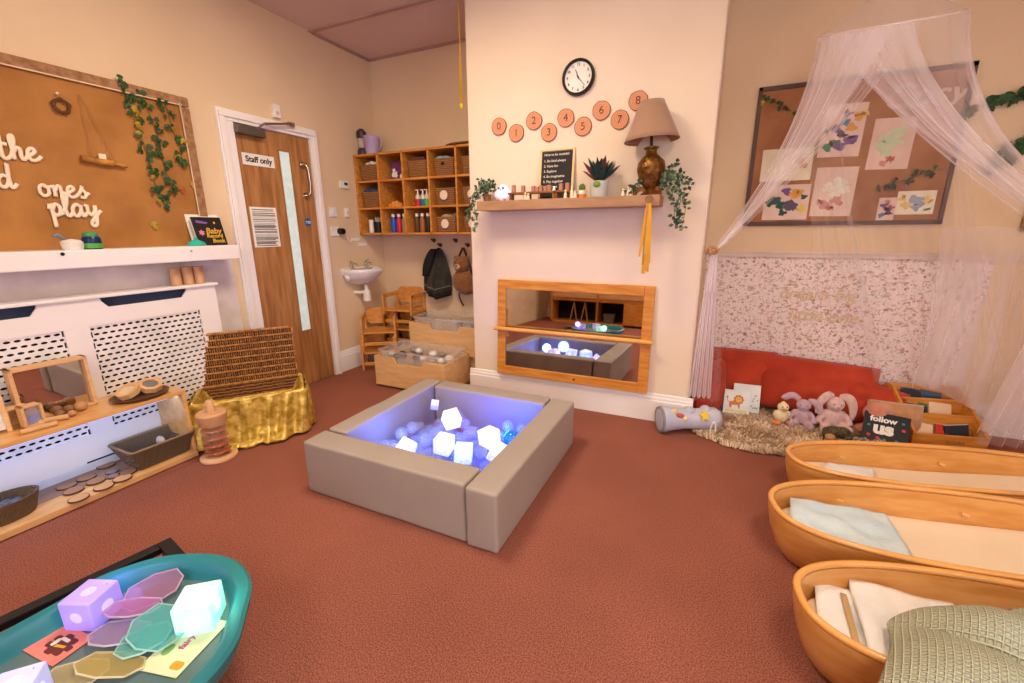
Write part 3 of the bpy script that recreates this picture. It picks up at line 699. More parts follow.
# on top of the shelf
b = thing('tall_bottle','dark purple bottle with a pale band on top of the wooden shelf','bottle',(-2.855,3.12,1.8355))
MB().lathe([(0,0),(.04,0),(.042,.04),(.03,.06),(.03,.14),(.042,.15),(.042,.19),(.02,.215),(0,.22)],n=20).build('body', mat('dusk_purple',(70,52,70),.35), b, smooth='auto')
MB().lathe([(.031,.062),(.033,.066),(.033,.136),(.031,.14)],n=20).build('label_band', mat('pale_band',(196,176,160),.5), b, smooth='auto')
b = thing('lilac_jug','pale lilac plastic jug on top of the wooden shelf','jug',(-2.755,3.13,1.8355))
MB().lathe([(0,0),(.055,0),(.07,.15),(.066,.15),(.05,.01)],n=24).build('body', mat('lilac_plastic',(176,158,196),.4), b, smooth='auto')
MB().tube(cat_rom([(.06,0,.13),(.10,0,.12),(.095,0,.06),(.058,0,.04)],5),.007,8).build('handle', mat('lilac_plastic',(176,158,196),.4), b, smooth=True)
b = thing('wicker_tray','shallow brown wicker tray lying on top of the shelf beside the chimney','tray',(-1.85,3.22,1.8355))
MB().lathe([(0,0),(.19,0),(.215,.035),(.205,.035),(.185,.01),(0,.008)],n=28,sy=.5).build('tray', WICK, b, smooth='auto')

# ------------------------------------------------------------------ hooks, coat, backpack
HK = mat('dark_wood_hook',(104,60,36),.5)
for k, x in enumerate((-2.31,-2.245,-2.08,-1.96)):
    h = thing('wall_hook','brown wooden wall hook under the shelf, %s from the left'%col_[k],'hook',(x,3.34,1.10+(-.02 if k in(1,3) else .02)),0,'wooden wall hooks under the shelf')
    MB().lathe([(0,0),(.017,0),(.019,.006),(.012,.014),(0,.014)],M=MX,n=14).build('plate', HK, h, smooth='auto')
    MB().tube([(0,-.01,0),(0,-.035,.0),(0,-.045,.015)],[.006,.006,.008],8).build('peg', HK, h, smooth=True)
ct = thing('hanging_coat','dark grey green coat with black lining hanging from a wall hook','coat',(-2.225,3.30,1.075)); ct.scale=(.86,.9,.86)
COATM = mat('dark_coat',(62,58,48),.85,col2=(44,42,38),scale=12); COATK = mat('black_lining',(26,24,28),.8)
def coat(u, v):
    # v down, u across; gathered at the hook then flaring to the left
    w = .02+.20*min(1,v*1.5)**.7; x = (u-.5)*w*1.5-.05*v; z = -.02-.50*v+(.05*abs(u-.5)*2)*v
    y = -.02-.05*math.sin(u*PI)*min(1,v*2)-.014*math.sin(u*22+v*3)*v
    return Vector((x,y,z))
MB().grid(coat,36,16).build('coat_body', COATM, ct, smooth=True, solid=.008)
def sleeve(u,v):
    a=2*PI*u; w=.035+.02*math.sin(v*PI)
    return Vector((-.03-.12*v**.7+math.cos(a)*w, -.07+math.sin(a)*w*.6, -.03-.28*v))
MB().grid(sleeve,14,10,cu=True).build('hood', COATK, ct, smooth=True, solid=.004)
MB().grid(lambda u,v: coat(u*.9+.05,.9+.14*v)+Vector((.03,-.006,-.01)),30,4).build('hem_lining', COATK, ct, smooth=True, solid=.006)
MB().grid(lambda u,v: coat(u,.84+.025*v)+Vector((0,-.007,0)),30,3).build('hem_stripe', mat('hem_grey',(120,112,96),.8), ct, smooth=True)
bp_ = thing('bear_backpack','brown soft bear backpack hanging from the wall hook beside the chimney','backpack',(-1.965,3.29,.865)); bp_.scale=(.86,.9,.86)
FUR = mat('bear_fur',(150,98,56),.95,col2=(126,78,42),scale=60,bump=.5,sheen=.3)
mb = MB(); mb.ball((0,-.06,-.10),(.12,.075,.12)); mb.ball((.03,-.05,-.16),(.1,.07,.08)); blob(mb,.01,'bag_body',FUR,bp_)
mb = MB(); mb.ball((-.0,-.08,.07),(.085,.07,.08)); mb.ball((-.065,-.07,.13),(.026,.02,.026)); mb.ball((.06,-.07,.13),(.026,.02,.026)); mb.ball((0,-.13,.055),(.04,.03,.03)); hd = blob(mb,.007,'bear_head',FUR,bp_)
MB().ball((.0,-.15,.05),(.034,.018,.026)).build('muzzle', mat('muzzle_cream',(212,170,120),.9), hd, smooth=True)
mb = MB(); mb.ball((0,-.168,.06),(.011,.006,.008)); mb.ball((-.032,-.142,.09),.007); mb.ball((.032,-.142,.09),.007); mb.build('eyes_and_nose', BLACK, hd, smooth=True)
mb = MB(); mb.tube(cat_rom([(.01,-.04,.23),(.05,-.03,.10),(.08,-.02,-.05),(.02,-.05,-.2)],5),.011,6); mb.tube(cat_rom([(0,-.04,.23),(-.06,-.03,.12),(-.08,-.02,.0)],5),.010,6); mb.build('strap', mat('strap_brown',(80,46,28),.8), bp_, smooth=True)
MB().tube(cat_rom([(-.03,-.05,-.18),(-.06,-.04,-.26),(-.02,-.03,-.36)],5),.008,6).build('loose_strap', mat('strap_brown',(80,46,28),.8), bp_, smooth=True)

# ------------------------------------------------------------------ two stacks of little wooden chairs
CH = mat('toddler_chair_wood',(216,152,80),.4,col2=(196,128,56),scale=6,stretch=(3,3,9),detail=5)
def toddler_chair(name,label,loc,rz,grp,first=None):
    if first: return dup(first,loc,rz,label)
    t = thing(name,label,'chair',loc,rz,grp)
    MB().box((0,0,.155),(.26,.25,.016),bev=.005).build('seat', CH, t)
    for s in (-1,1):
        mb = MB()
        # side panel: front foot, arm rail and rear foot cut from one board
        mb.box((s*.14,-.12,.15),(.02,.045,.30),bev=.006); mb.box((s*.14,.12,.15),(.02,.045,.30),bev=.006); mb.box((s*.14,0,.285),(.02,.28,.035),bev=.008); mb.box((s*.14,0,.13),(.02,.2,.04),bev=.003)
        mb.build('side_frame', CH, t)
    mb = MB(); M = Matrix.Translation((0,.125,0))@MX
    mb.prism([( x,z+.27) for x,z in rr_pts(.26,.15,.045,4)],-.008,.008,M)
    mb.build('backrest', CH, t)
    MB().box((0,-.125,.06),(.26,.015,.03),bev=.003).build('stretcher', CH, t)
    return t
c0 = toddler_chair('toddler_chair','wooden toddler armchair on the carpet, bottom of the stack by the basin',(-2.70,2.96,0),R(35),'stacked wooden toddler chairs')
toddler_chair('','wooden toddler armchair resting on top of the lower chair near the basin',(-2.69,2.97,.18),R(35),None,c0)
toddler_chair('','wooden toddler chair against the back wall, lower of the rear stack',(-2.57,3.185,.175),R(8),None,c0)
toddler_chair('','rearmost wooden toddler chair with tall backrest, top of the rear stack',(-2.57,3.185,.35),R(8),None,c0)
toddler_chair('','wooden toddler chair on the carpet under the rear stack',(-2.57,3.185,0),R(8),None,c0) 

# ------------------------------------------------------------------ two rolling storage drawers with clear tubs
CLEAR = mat('clear_plastic',(224,222,220),.18,alpha=.35,spec=.6,trans=0)
def rolling_box(label, loc, W, D, H, tubz, grp):
    t = thing('toy_storage_box',label,'storage box',loc,0,grp)
    mb = MB()
    n = 9; top = H; dip = .045
    pts = [(-W/2,.03),(W/2,.03),(W/2,top),(W*.22,top)]+[(W*.22-W*.04*k/4, top-dip*(.5-.5*math.cos(PI*k/4))) for k in range(1,5)]+[(-W*.18-W*.04*k/4, top-dip*(.5+.5*math.cos(PI*k/4))) for k in range(0,5)]+[(-W/2,top)]
    mb.prism(pts,0,.015,Matrix.Translation((0,0,0))@MX); mb.build('front_board', BIRCH, t)
    mb = MB(); mb.span((-W/2,0,.03),(-W/2+.015,D,H)); mb.span((W/2-.015,0,.03),(W/2,D,H)); mb.span((-W/2,D-.015,.03),(W/2,D,H)); mb.build('side_board', BIRCH, t)
    MB().span((-W/2,-.02,.02),(W/2,D,.035)).build('base_board', BIRCH, t)
    for x in (-W/2+.04,W/2-.04):
        for y in (.04,D-.04):
            MB().cyl((x-.012,y,.012),(x+.012,y,.012),.0125,n=12).build('wheel', BLACK, t)
    mb = MB(); z1 = H+.045
    r1 = rr_pts(W-.03,D-.03,.03,3,0,D/2); r0 = rr_pts(W-.07,D-.07,.03,3,0,D/2)
    A=[mb.v((x,y,.06)) for x,y in r0]; B=[mb.v((x,y,z1)) for x,y in r1]; C=[mb.v((x*1.03,D/2+(y-D/2)*1.05,z1)) for x,y in r1]; E_=[mb.v((x*1.03,D/2+(y-D/2)*1.05,z1-.012)) for x,y in r1]
    mb.bridge(A,B); mb.bridge(B,C); mb.bridge(C,E_); mb._f(A[::-1]); mb.build('clear_tub', CLEAR, t, smooth='auto')
    return t
rolling_box('lower birch rolling storage box holding a clear tub nearest the grey foam pit',(-2.035,2.53,0),.66,.34,.255,0,'birch storage boxes with clear tubs')
rolling_box('upper birch storage box holding a clear tub, behind and above the lower one',(-1.97,2.93,.19),.70,.36,.26,0,'birch storage boxes with clear tubs')
b = thing('low_cabinet','low pale wooden plinth under the upper birch storage box','cabinet',(-1.97,3.11,0)); MB().span((-.35,-.17,0),(.35,.17,.20),bev=.003).build('body', BIRCH, b)
g = random.Random(5)
CLR = [mat('clear_toy',(220,216,214),.15,spec=.7),mat('grey_toy',(150,140,140),.4),mat('white_toy',(236,232,228),.4),mat('dark_toy',(70,60,58),.5)]
for k in range(12):
    x = -2.035+g.uniform(-.26,.26); y = 2.70+g.uniform(-.11,.11); r = g.uniform(.025,.04)
    o = MB().ball((0,0,0),(r,r,r*.8)).build('toy_ball', CLR[k%4], smooth=True, loc=(x,y,.23+g.uniform(0,.02))); tag(o,'rounded small toy lying in the lower clear tub','toy','toys in the lower clear tub')
for k in range(6):
    o = MB().ball((0,0,0),(.05,.035,.02),Euler((0,0,g.uniform(0,3)))).build('dark_scarf_toy', CLR[(3 if k%2 else 1)], smooth=True, loc=(-1.9+g.uniform(-.15,.15),3.12+g.uniform(-.08,.08),.42)); tag(o,'dark flat toy lying in the upper clear tub','toy','toys in the upper clear tub')

# pull cords hanging by the chimney corner
b = thing('tassel_cord','thin gold cord with tassels hanging from the ceiling at the chimney corner','cord',(-1.615,2.72,1.9))
MB().tube([(0,0,.75),(.004,0,.4),(0,0,.12)],.004,6).build('cord', mat('gold_cord',(196,150,60),.5), b)
mb = MB()
for k in range(6): mb.tube([(0,0,.45),(.008*math.cos(k),.008*math.sin(k),.3),(.01*math.cos(k+1),.01*math.sin(k+1),.12)],.0025,5)
mb.build('tassel', mat('gold_cord',(196,150,60),.5), b)
MB().ball((.0,0,.10),(.012,.012,.02)).build('bead', mat('yellow_bead',(220,190,40),.4), b, smooth=True)
# ------------------------------------------------------------------ mantel shelf and things on it
MAN = mat('mantel_oak',(176,136,102),.5,col2=(158,118,84),scale=5,stretch=(1.5,8,8),detail=5)
o = MB().span((-1.43,2.56,1.327),(-.30,2.74,1.385),bev=.003).build('mantel_shelf', MAN); tag(o,'floating pale oak mantel shelf on the chimney wall','shelf')
ZM = 1.386
ck = thing('wall_clock','round black rimmed clock with a white face high on the chimney wall','clock',(-.825,YC,2.065))
MB().lathe([(.082,.0),(.097,.0),(.098,.018),(.092,.03),(.083,.026),(.082,.01)],M=MX,n=48,close=True).build('rim', BLACK, ck, smooth='auto')
fc = MB().cyl((0,0,0),(0,-.012,0),.084,n=48).build('face', mat('clock_face',(236,230,224),.5), ck)
for k in range(1,13):
    a = PI/2-2*PI*k/12; text(str(k),.019,INK,fc,(.066*math.cos(a),-.0128,.066*math.sin(a)),name='numeral',bold=.0004)
def hand(a,l,w,nm):
    d = Vector((math.cos(a),0,math.sin(a))); n = Vector((-d.z,0,d.x)); mb = MB(); y = Vector((0,-.0165,0))
    mb.quad(y-d*.012-n*w,y-d*.012+n*w,y+d*l+n*w*.5,y+d*l-n*w*.5); mb.build(nm, BLACK if nm!='second_hand' else PAPER, ck, solid=.001)
hand(R(112),.045,.0035,'hour_hand'); hand(R(-50),.062,.0025,'minute_hand'); MB().cyl((0,-.012,0),(0,-.019,0),.005,n=12).build('hub', BLACK, ck)
# numbered log slices
SL = mat('log_slice',(206,140,104),.7); mixramp(SL,'ring',38,[(.2,(190,122,86)),(.7,(220,158,120))],rand=1.5)
BK = mat('bark_edge',(150,92,66),.8)
for k,(x,z) in enumerate(((-1.347,1.853),(-1.225,1.803),(-1.104,1.862),(-1.004,1.787),(-.897,1.857),(-.789,1.799),(-.681,1.875),(-.573,1.815),(-.475,1.902))):
    d = thing('log_slice','round pale wood slice numbered %d on the chimney wall'%k,'wood slice',(x,YC,z),0,'numbered wood slices on the chimney wall')
    g = random.Random(k); rr = [.053*(1+g.uniform(-.035,.035)) for _ in range(16)]
    mb = MB(); mb.prism([(r*.93*math.cos(2*PI*i/16),r*.93*math.sin(2*PI*i/16)) for i,r in enumerate(rr)],.001,.0095,MX); mb.build('cut_face', SL, d)
    mb = MB(); A=[mb.v((r*math.cos(2*PI*i/16),0,r*math.sin(2*PI*i/16))) for i,r in enumerate(rr)]; B=[mb.v((r*math.cos(2*PI*i/16),-.009,r*math.sin(2*PI*i/16))) for i,r in enumerate(rr)]; C=[mb.v((r*.92*math.cos(2*PI*i/16),-.009,r*.92*math.sin(2*PI*i/16))) for i,r in enumerate(rr)]
    mb.bridge(A,B); mb.bridge(B,C); mb.build('bark_ring', BK, d)
    text(str(k),.06,mat('burnt_line',(120,66,44),.8),d,(0,-.0103,0),name='number')
# letter board
lb = thing('chalk_board','small black board in a pale frame with white lines of writing on the mantel','board',(-.945,2.70,ZM),(R(-7),0,0))
MB().box((0,0,.15),(.20,.006,.28)).build('panel', mat('board_black',(46,42,44),.8), lb)
mb = MB(); mb.box((-.107,0,.15),(.014,.014,.306)); mb.box((.107,0,.15),(.014,.014,.306)); mb.box((0,0,.30),(.226,.014,.012)); mb.box((0,0,.004),(.226,.014,.012)); mb.build('frame', mat('pale_frame',(232,198,146),.5), lb, bev=.002)
CHK = mat('chalk',(226,216,208),.8)
for i,(s,w) in enumerate((('How to be outside!',.15),('1. Be kind always',.165),('2. Have fun',.10),('3. Explore',.09),('4. Be imaginative',.15),('5. Play together',.13),('6. Be brave',.09),('7. Be you',.07))):
    text(s,.0205,CHK,lb,(-.085,-.0038,.272-.031*i-(0 if i<1 else .006)),align='LEFT',name='writing_line',bold=.0003,ext=.0002)
# potted ivies at the shelf ends
def shelf_ivy(x, label, strands, seed, potm):
    t = thing('potted_ivy',label,'plant',(x,2.64,ZM),0)
    MB().lathe([(0,0),(.022,0),(.028,.045),(.025,.045),(.02,.035),(0,.035)],n=16).build('pot', potm, t, smooth='auto')
    g = random.Random(seed); st = MB(); lf = MB()
    for pts in strands:
        P = cat_rom([(0,0,.04)]+pts,6); st.tube(P,.0015,5)
        for i in range(2,len(P),1):
            for _ in range(2):
                p = P[i]+Vector((g.uniform(-.012,.012),g.uniform(-.012,.012),g.uniform(-.012,.012)))
                s = .026*g.uniform(.7,1.1); n = Vector((g.uniform(-.6,.6),-1,g.uniform(-.5,.8))).normalized()
                u = n.orthogonal().normalized(); a = g.uniform(0,6.3); w = n.cross(u); d = u*math.cos(a)+w*math.sin(a); e = n.cross(d)
                lf.mi = 0 if g.random()<.7 else 1
                lf._f([lf.v(p), lf.v(p+d*s*.5+e*s*.42), lf.v(p+d*s*1.15), lf.v(p+d*s*.5-e*s*.42)])
    st.build('stems', STEM, t); lf.build('leaves', [mat('sage_leaf',(64,84,58),.5,col2=(40,60,44),scale=20), mat('pale_sage_leaf',(110,130,104),.5)], t, fix=False)
    return t
shelf_ivy(-1.395,'trailing small leaved green plant at the left end of the mantel shelf',[[(-.01,-.05,.07),(-.04,-.07,.02),(-.05,-.09,-.08),(-.04,-.09,-.17)],[(-.04,-.03,.08),(-.08,-.04,.03),(-.10,-.06,-.05),(-.09,-.08,-.10)],[(.02,-.02,.09),(.05,-.03,.10),(.07,-.03,.08)],[(-.01,0,.10),(-.04,-.01,.13),(-.06,0,.12)],[(.0,-.03,.08),(.02,-.05,.09),(.03,-.06,.06)],[(-.02,.01,.09),(.0,.02,.12)]],4,mat('clay_pot',(150,100,70),.7))
shelf_ivy(-.325,'trailing grey green plant hanging over the right end of the mantel behind the lamp',[[(.05,-.05,.10),(.10,-.07,.07),(.13,-.08,.0),(.13,-.10,-.08),(.12,-.10,-.16)],[(.06,-.03,.10),(.12,-.05,.09),(.17,-.06,.04)],[(.07,-.06,.08),(.12,-.09,.03),(.16,-.1,-.06),(.15,-.1,-.18)],[(.05,-.06,.05),(.09,-.09,0),(.11,-.1,-.12)],[(.05,0,.12),(.10,.0,.16)],[(-.06,-.02,.08),(-.11,-.04,.06),(-.14,-.05,.02)]],9,mat('clay_pot',(150,100,70),.7))
# glowing owl night light
ow = thing('owl_light','round pale blue glowing bird night light on the mantel','night light',(-1.272,2.63,ZM))
mb = MB(); mb.ball((0,0,.045),(.047,.042,.045)); mb.ball((0,-.002,.07),(.036,.034,.03)); mb.ball((-.046,0,.042),(.012,.018,.024)); mb.ball((.046,0,.042),(.012,.018,.024))
blob(mb,.005,'body',glow('owl_glow',(196,206,255),.75,(225,225,250)),ow)
mb = MB(); mb.ball((-.015,-.034,.076),(.008,.005,.008)); mb.ball((.015,-.034,.076),(.008,.005,.008)); mb.build('eyes', mat('owl_eye',(90,110,160),.3), ow, smooth=True)
MB().cyl((0,-.036,.066),(0,-.05,.062),.006,.001,8).build('beak', mat('beak_orange',(240,150,60),.5), ow)
mb = MB(); mb.ball((-.024,-.034,.008),(.012,.012,.007)); mb.ball((.024,-.034,.008),(.012,.012,.007)); mb.build('feet', mat('beak_orange',(240,150,60),.5), ow, smooth=True)
# little benches / bridge toys
TB = mat('toy_wood_brown',(150,96,52),.5,col2=(118,70,34),scale=12)
def toy_table(x, w, label):
    t = thing('toy_table',label,'toy',(x,2.635,ZM)); MB().box((0,0,.042),(w,.06,.012),bev=.003).build('top', TB, t)
    for s in (-1,1):
        for q in (-1,1): MB().box((s*(w/2-.016),q*.018,.018),(.014,.014,.036),bev=.002).build('leg', TB, t)
toy_table(-1.165,.13,'small brown wooden toy table beside the glowing bird'); toy_table(-1.01,.20,'long brown wooden toy bench in front of the black board'); toy_table(-.865,.12,'short brown wooden toy bench at the right foot of the black board')
BLK = mat('pinkish_block',(186,128,104),.6)
for k,(x,z,h) in enumerate(((-1.20,.048,.045),(-1.135,.048,.04),(-1.065,.048,.035),(-1.04,.048,.028),(-1.015,.048,.035),(-.985,.048,.03),(-.96,.048,.035),(-.885,.048,.04),(-.845,.048,.042))):
    o = MB().box((0,0,h/2),(.022,.022,h),bev=.003).build('toy_block', BLK, loc=(x,2.635,ZM+z+.0005)); tag(o,'small pinkish wooden block standing on a toy table on the mantel','block','pinkish blocks on the mantel')
o = thing('tealight','tiny glowing tealight between the toy benches','candle',(-.925,2.62,ZM+.049)); MB().cyl((0,0,0),(0,0,.012),.01,n=12).build('cup', PLAST, o); MB().ball((0,0,.017),(.004,.004,.007)).build('flame', glow('flame',(255,200,120),4), o)
CRM = mat('cream_peg',(240,224,196),.5)
for k,(x,h) in enumerate(((-1.105,.045),(-1.085,.038),(-.845,.05),(-.805,.07),(-.785,.045),(-.505,.04),(-.475,.055),(-.462,.04))):
    o = MB().lathe([(0,0),(.011,0),(.009,h*.6),(.0045,h*.68),(.008,h*.82),(.006,h*.95),(0,h)],n=12).build('peg_figure', CRM, smooth='auto', loc=(x,2.60,ZM)); tag(o,'tiny cream wooden peg figure standing on the mantel','figure','cream peg figures on the mantel')
t = thing('wooden_arch','small dark wooden arch toy left of the lamp base','toy',(-.415,2.65,ZM))
mb=MB(); mb.prism([(.05*math.cos(R(a)),.05*math.sin(R(a))) for a in range(0,181,15)]+[(.025*math.cos(R(a)),.025*math.sin(R(a))) for a in range(180,-1,-15)],0,.03,MX); mb.build('arch', TB, t)
# succulents
def succulent(x,label,potm,r,h,n,L,cols,seed,y=2.64):
    t = thing('potted_succulent',label,'plant',(x,y,ZM)); g = random.Random(seed)
    MB().lathe([(0,0),(r*.85,0),(r*.95,.006),(r,h),(r*.88,h),(r*.8,h-.012),(0,h-.012)],n=28).build('pot', potm, t, smooth='auto')
    mb = MB()
    for k in range(n):
        a = k*2.4+g.uniform(-.2,.2); el = R(30+50*k/n+g.uniform(-8,8)); d = Vector((math.cos(a)*math.cos(el),math.sin(a)*math.cos(el),math.sin(el))); s = Vector((-math.sin(a),math.cos(a),0)); p = Vector((0,0,h-.01))
        mb.mi = g.randrange(len(cols)); l = L*g.uniform(.8,1.1); w = L*.16
        c = [p+d*l*f+Vector((0,0,l*.12*f*f)) for f in (.1,.5,.8,1)]
        A = [mb.v(c[0]+s*w*.8),mb.v(c[1]+s*w),mb.v(c[2]+s*w*.6)]; B = [mb.v(c[0]-s*w*.8),mb.v(c[1]-s*w),mb.v(c[2]-s*w*.6)]; up = d.cross(s)*w*.5; m = [mb.v(c[0]+up),mb.v(c[1]+up),mb.v(c[2]+up)]; tip = mb.v(c[3])
        for i in range(2): mb._f((A[i],A[i+1],m[i+1],m[i])); mb._f((m[i],m[i+1],B[i+1],B[i]))
        mb._f((A[2],tip,m[2])); mb._f((m[2],tip,B[2]))
    mb.build('leaves', cols, t, fix=False); return t
SG=[mat('agave_green',(70,96,84),.45,col2=(44,70,62),scale=15),mat('agave_dark',(52,76,66),.45),mat('agave_red',(130,70,76),.5)]
p = succulent(-.655,'large spiky grey green succulent in a wide pale blue grey pot on the mantel',mat('grey_white_pot',(206,208,204),.4),.052,.09,34,.135,SG,3)
mb=MB(); mb.ball((0,-.052,.07),(.022,.012,.018)); mb.build('moss_patch', mat('moss_green',(120,150,50),.9), p, smooth=True)
p = succulent(-.755,'tiny round cactus in an orange fox faced pot beside the spiky succulent',mat('cream_pot',(238,216,180),.4),.026,.045,0,.03,SG,5)
mb = MB(); mb.ball((0,0,.06),(.02,.02,.022)); mb.build('cactus', mat('cactus_green',(96,120,50),.8,bump=.5), p, smooth=True)
MB().lathe([(.0265,.0),(.0268,.004),(.0272,.02),(.0268,.022)],n=20).build('orange_band', mat('fox_orange',(226,120,40),.5), p, smooth='auto'); MB().ball((0,-.025,.03),(.011,.006,.009)).build('white_face', glow('warm_white_spot',(255,244,224),.6), p, smooth=True)
# lamp
lp = thing('table_lamp','antique brass urn table lamp with a pleated beige shade on the mantel','lamp',(-.358,2.635,ZM),(R(1),R(-3),0))
BR = mat('antique_brass',(150,104,48),.38,metal=.75,col2=(90,56,24),scale=26,bump=.6,bscale=60)
MB().lathe([(0,0),(.058,0),(.06,.008),(.045,.018),(.03,.03),(.034,.04),(.05,.06),(.068,.10),(.076,.14),(.07,.175),(.045,.20),(.03,.215),(.028,.235),(.04,.243),(.04,.25),(.014,.256),(0,.256)],n=36).build('urn_base', BR, lp, smooth='auto')
MB().cyl((0,0,.25),(0,0,.35),.008,n=12).build('stem', mat('dark_bronze',(60,40,26),.5,metal=.5), lp)
MB().lathe([(0,.33),(.018,.33),(.02,.35),(.014,.38),(0,.39)],n=16).build('bulb_holder', mat('dark_bronze',(60,40,26),.5), lp, smooth='auto')
SHD = mat('beige_shade',(172,136,110),.75,col2=(158,122,98),scale=3,sheen=.3)
def shade(u,v):
    a=2*PI*u; r=.143+(.062-.143)*v; r*=1+.004*math.cos(a*60); return Vector((math.cos(a)*r,math.sin(a)*r,.285+.19*v))
s_ = MB().grid(shade,120,8,cu=True).build('lamp_shade', SHD, lp, smooth=True, solid=.002)
mb = MB(); mb.tube([(math.cos(2*PI*k/48)*.143,math.sin(2*PI*k/48)*.143,.285) for k in range(48)],.0025,6,closed=True); mb.tube([(math.cos(2*PI*k/48)*.062,math.sin(2*PI*k/48)*.062,.475) for k in range(48)],.0025,6,closed=True); mb.build('trim_ring', mat('shade_trim',(170,130,100),.6), s_)
# tassel hanging off the shelf
tz = thing('gold_tassel','long gold and cream ribbon tassel hanging from the mantel edge below the lamp','tassel',(-.352,2.548,1.36))
MB().tube([(0.018*math.cos(2*PI*k/16),-.004,.0+.018*math.sin(2*PI*k/16)) for k in range(16)],.005,6,closed=True).build('ring', mat('tan_ring',(150,110,80),.6), tz)
RB=[mat('gold_ribbon',(226,164,50),.4,metal=.3),mat('cream_ribbon',(238,226,206),.5),mat('ochre_ribbon',(190,130,40),.5)]
g = random.Random(2); mb = MB()
for k in range(22):
    mb.mi = 0 if k<12 else (1 if k<17 else 2); L_ = g.uniform(.26,.39) if k<14 else g.uniform(.1,.36); x0=g.uniform(-.016,.016); dx=g.uniform(-.022,.012); y=g.uniform(-.008,.006); w=.0055
    P=[Vector((x0*.4+(x0+dx*t_)*t_**.5,y,-.015-L_*t_)) for t_ in (0,.25,.5,.75,1)]
    for a,b in zip(P,P[1:]): mb.quad(a-Vector((w,0,0)),a+Vector((w,0,0)),b+Vector((w,0,0)),b-Vector((w,0,0)))
mb.build('ribbons', RB, tz, fix=False)
# dried twinkle string under the mantel
tl = thing('string_lights','faint string of tiny pale beads drooping beneath the mantel shelf','string lights',(-.95,2.70,1.30))
P = cat_rom([(-.38,0,.02),(-.25,0,-.03),(-.12,0,-.02),(.0,0,-.06),(.12,0,-.02),(.27,0,-.05),(.33,0,.02)],6); MB().tube(P,.0006,4).build('wire', mat('pale_wire',(214,190,176),.5), tl)
mb=MB(); [mb.ball(p,.0035,n=6) for p in P[2::3]]; mb.build('beads', mat('bead_white',(240,224,214),.4), tl)

# ------------------------------------------------------------------ low mirror with grab rail
mr = thing('wall_mirror','low landscape mirror in an orange pine frame with a grab rail on the chimney wall','mirror',(-.835,YC-.016,.53),(R(-2.5),0,0))
W_,H_ = 1.06,.68; fw=.062; mb=MB()
mb.span((-W_/2,-.022,-H_/2),(-W_/2+fw,0,H_/2)); mb.span((W_/2-fw,-.022,-H_/2),(W_/2,0,H_/2)); mb.span((-W_/2+fw,-.022,H_/2-fw),(W_/2-fw,0,H_/2)); mb.span((-W_/2+fw,-.022,-H_/2),(W_/2-fw,0,-H_/2+fw))
mb.build('frame', HONEY, mr, bev=.004)
MB().span((-W_/2+fw-.003,-.010,-H_/2+fw-.003),(W_/2-fw+.003,-.004,H_/2-fw+.003)).build('mirror_glass', mat('mirror_silver',(214,210,206),.02,metal=1.0), mr)
rl = MB().cyl((-W_/2-.008,-.055,.0),(W_/2+.012,-.055,.0),.0145,n=16).build('grab_rail', mat('rail_pine',(230,166,84),.35), mr, smooth='auto')
mb=MB(); mb.box((-W_/2+.03,-.035,0),(.03,.04,.03),bev=.004); mb.box((W_/2-.03,-.035,0),(.03,.04,.03),bev=.004); mb.build('rail_bracket', HONEY, rl)
MB().cyl((.05,-.0225,-H_/2+.03),(.05,-.024,-H_/2+.03),.008,n=12).build('screw', BR, mr)

# ------------------------------------------------------------------ foam pit
VIN = mat('taupe_vinyl',(164,154,146),.5,col2=(158,147,139),scale=2.5,bump=.06,bscale=14,spec=.35)
def foam(label, a, b, seed):
    a=Vector(a); b=Vector(b); c=(a+b)/2; c.z=0; g=random.Random(seed)
    t = thing('foam_block',label,'foam block',c,0,'taupe foam blocks of the ball pit')
    d=b-a; mb=MB(); mb.box((0,0,d.z/2),(d.x-.004,d.y-.004,d.z-.002),bev=.014,seg=3)
    bmesh.ops.subdivide_edges(mb.bm,edges=[e for e in mb.bm.edges if e.calc_length()>.15],cuts=14,use_grid_fill=True)
    for v in mb.bm.verts: 
        k = noise.noise(Vector((v.co.x*6+seed,v.co.y*6,v.co.z*6)))*.004; v.co += v.co.normalized()*k
    mb.build('vinyl_cover',VIN,t,smooth='auto')
    mb=MB(); 
    for x in (-d.x/2+.012,d.x/2-.012): mb.cyl((x,-d.y/2+.012,.01),(x,-d.y/2+.012,d.z-.012),.0022,n=5); mb.cyl((x,d.y/2-.012,.01),(x,d.y/2-.012,d.z-.012),.0022,n=5)
    mb.build('corner_seam', mat('seam_taupe',(120,112,106),.6), t)
X0,X1,Y0,Y1,HT=-1.655,-.638,1.245,2.225,.262; tk=.14
foam('taupe padded foam block forming the near side of the pit',(X0,Y0,0),(X1-tk-.005,Y0+tk,HT),1)
foam('taupe padded foam block forming the right side of the pit, nearest the mirror',(X1-tk,Y0-.01,0),(X1,Y1,HT),2)
foam('taupe padded foam block forming the left side of the pit, facing the door',(X0,Y0+tk+.012,0),(X0+tk-.02,Y1,HT),3)
foam('taupe padded foam block forming the far side of the pit beside the skirting',(X0+tk-.01,Y1-tk+.03,0),(X1-tk-.005,Y1+.01,HT),4)
pm = thing('pit_mat','white padded floor mat inside the foam pit, coloured as if lit blue','mat',(-1.15,1.71,0)); MB().box((0,0,.02),(.69,.62,.04),bev=.008).build('cover', mat('mat_blue_lit',(96,104,150),.5), pm)  # white mat's colour darkened to blue-grey, standing in for blue light
g = random.Random(11)
BALLM = mat('clear_ball',(190,200,235),.1,alpha=.22,spec=.8)
balls=[]
bp0 = None
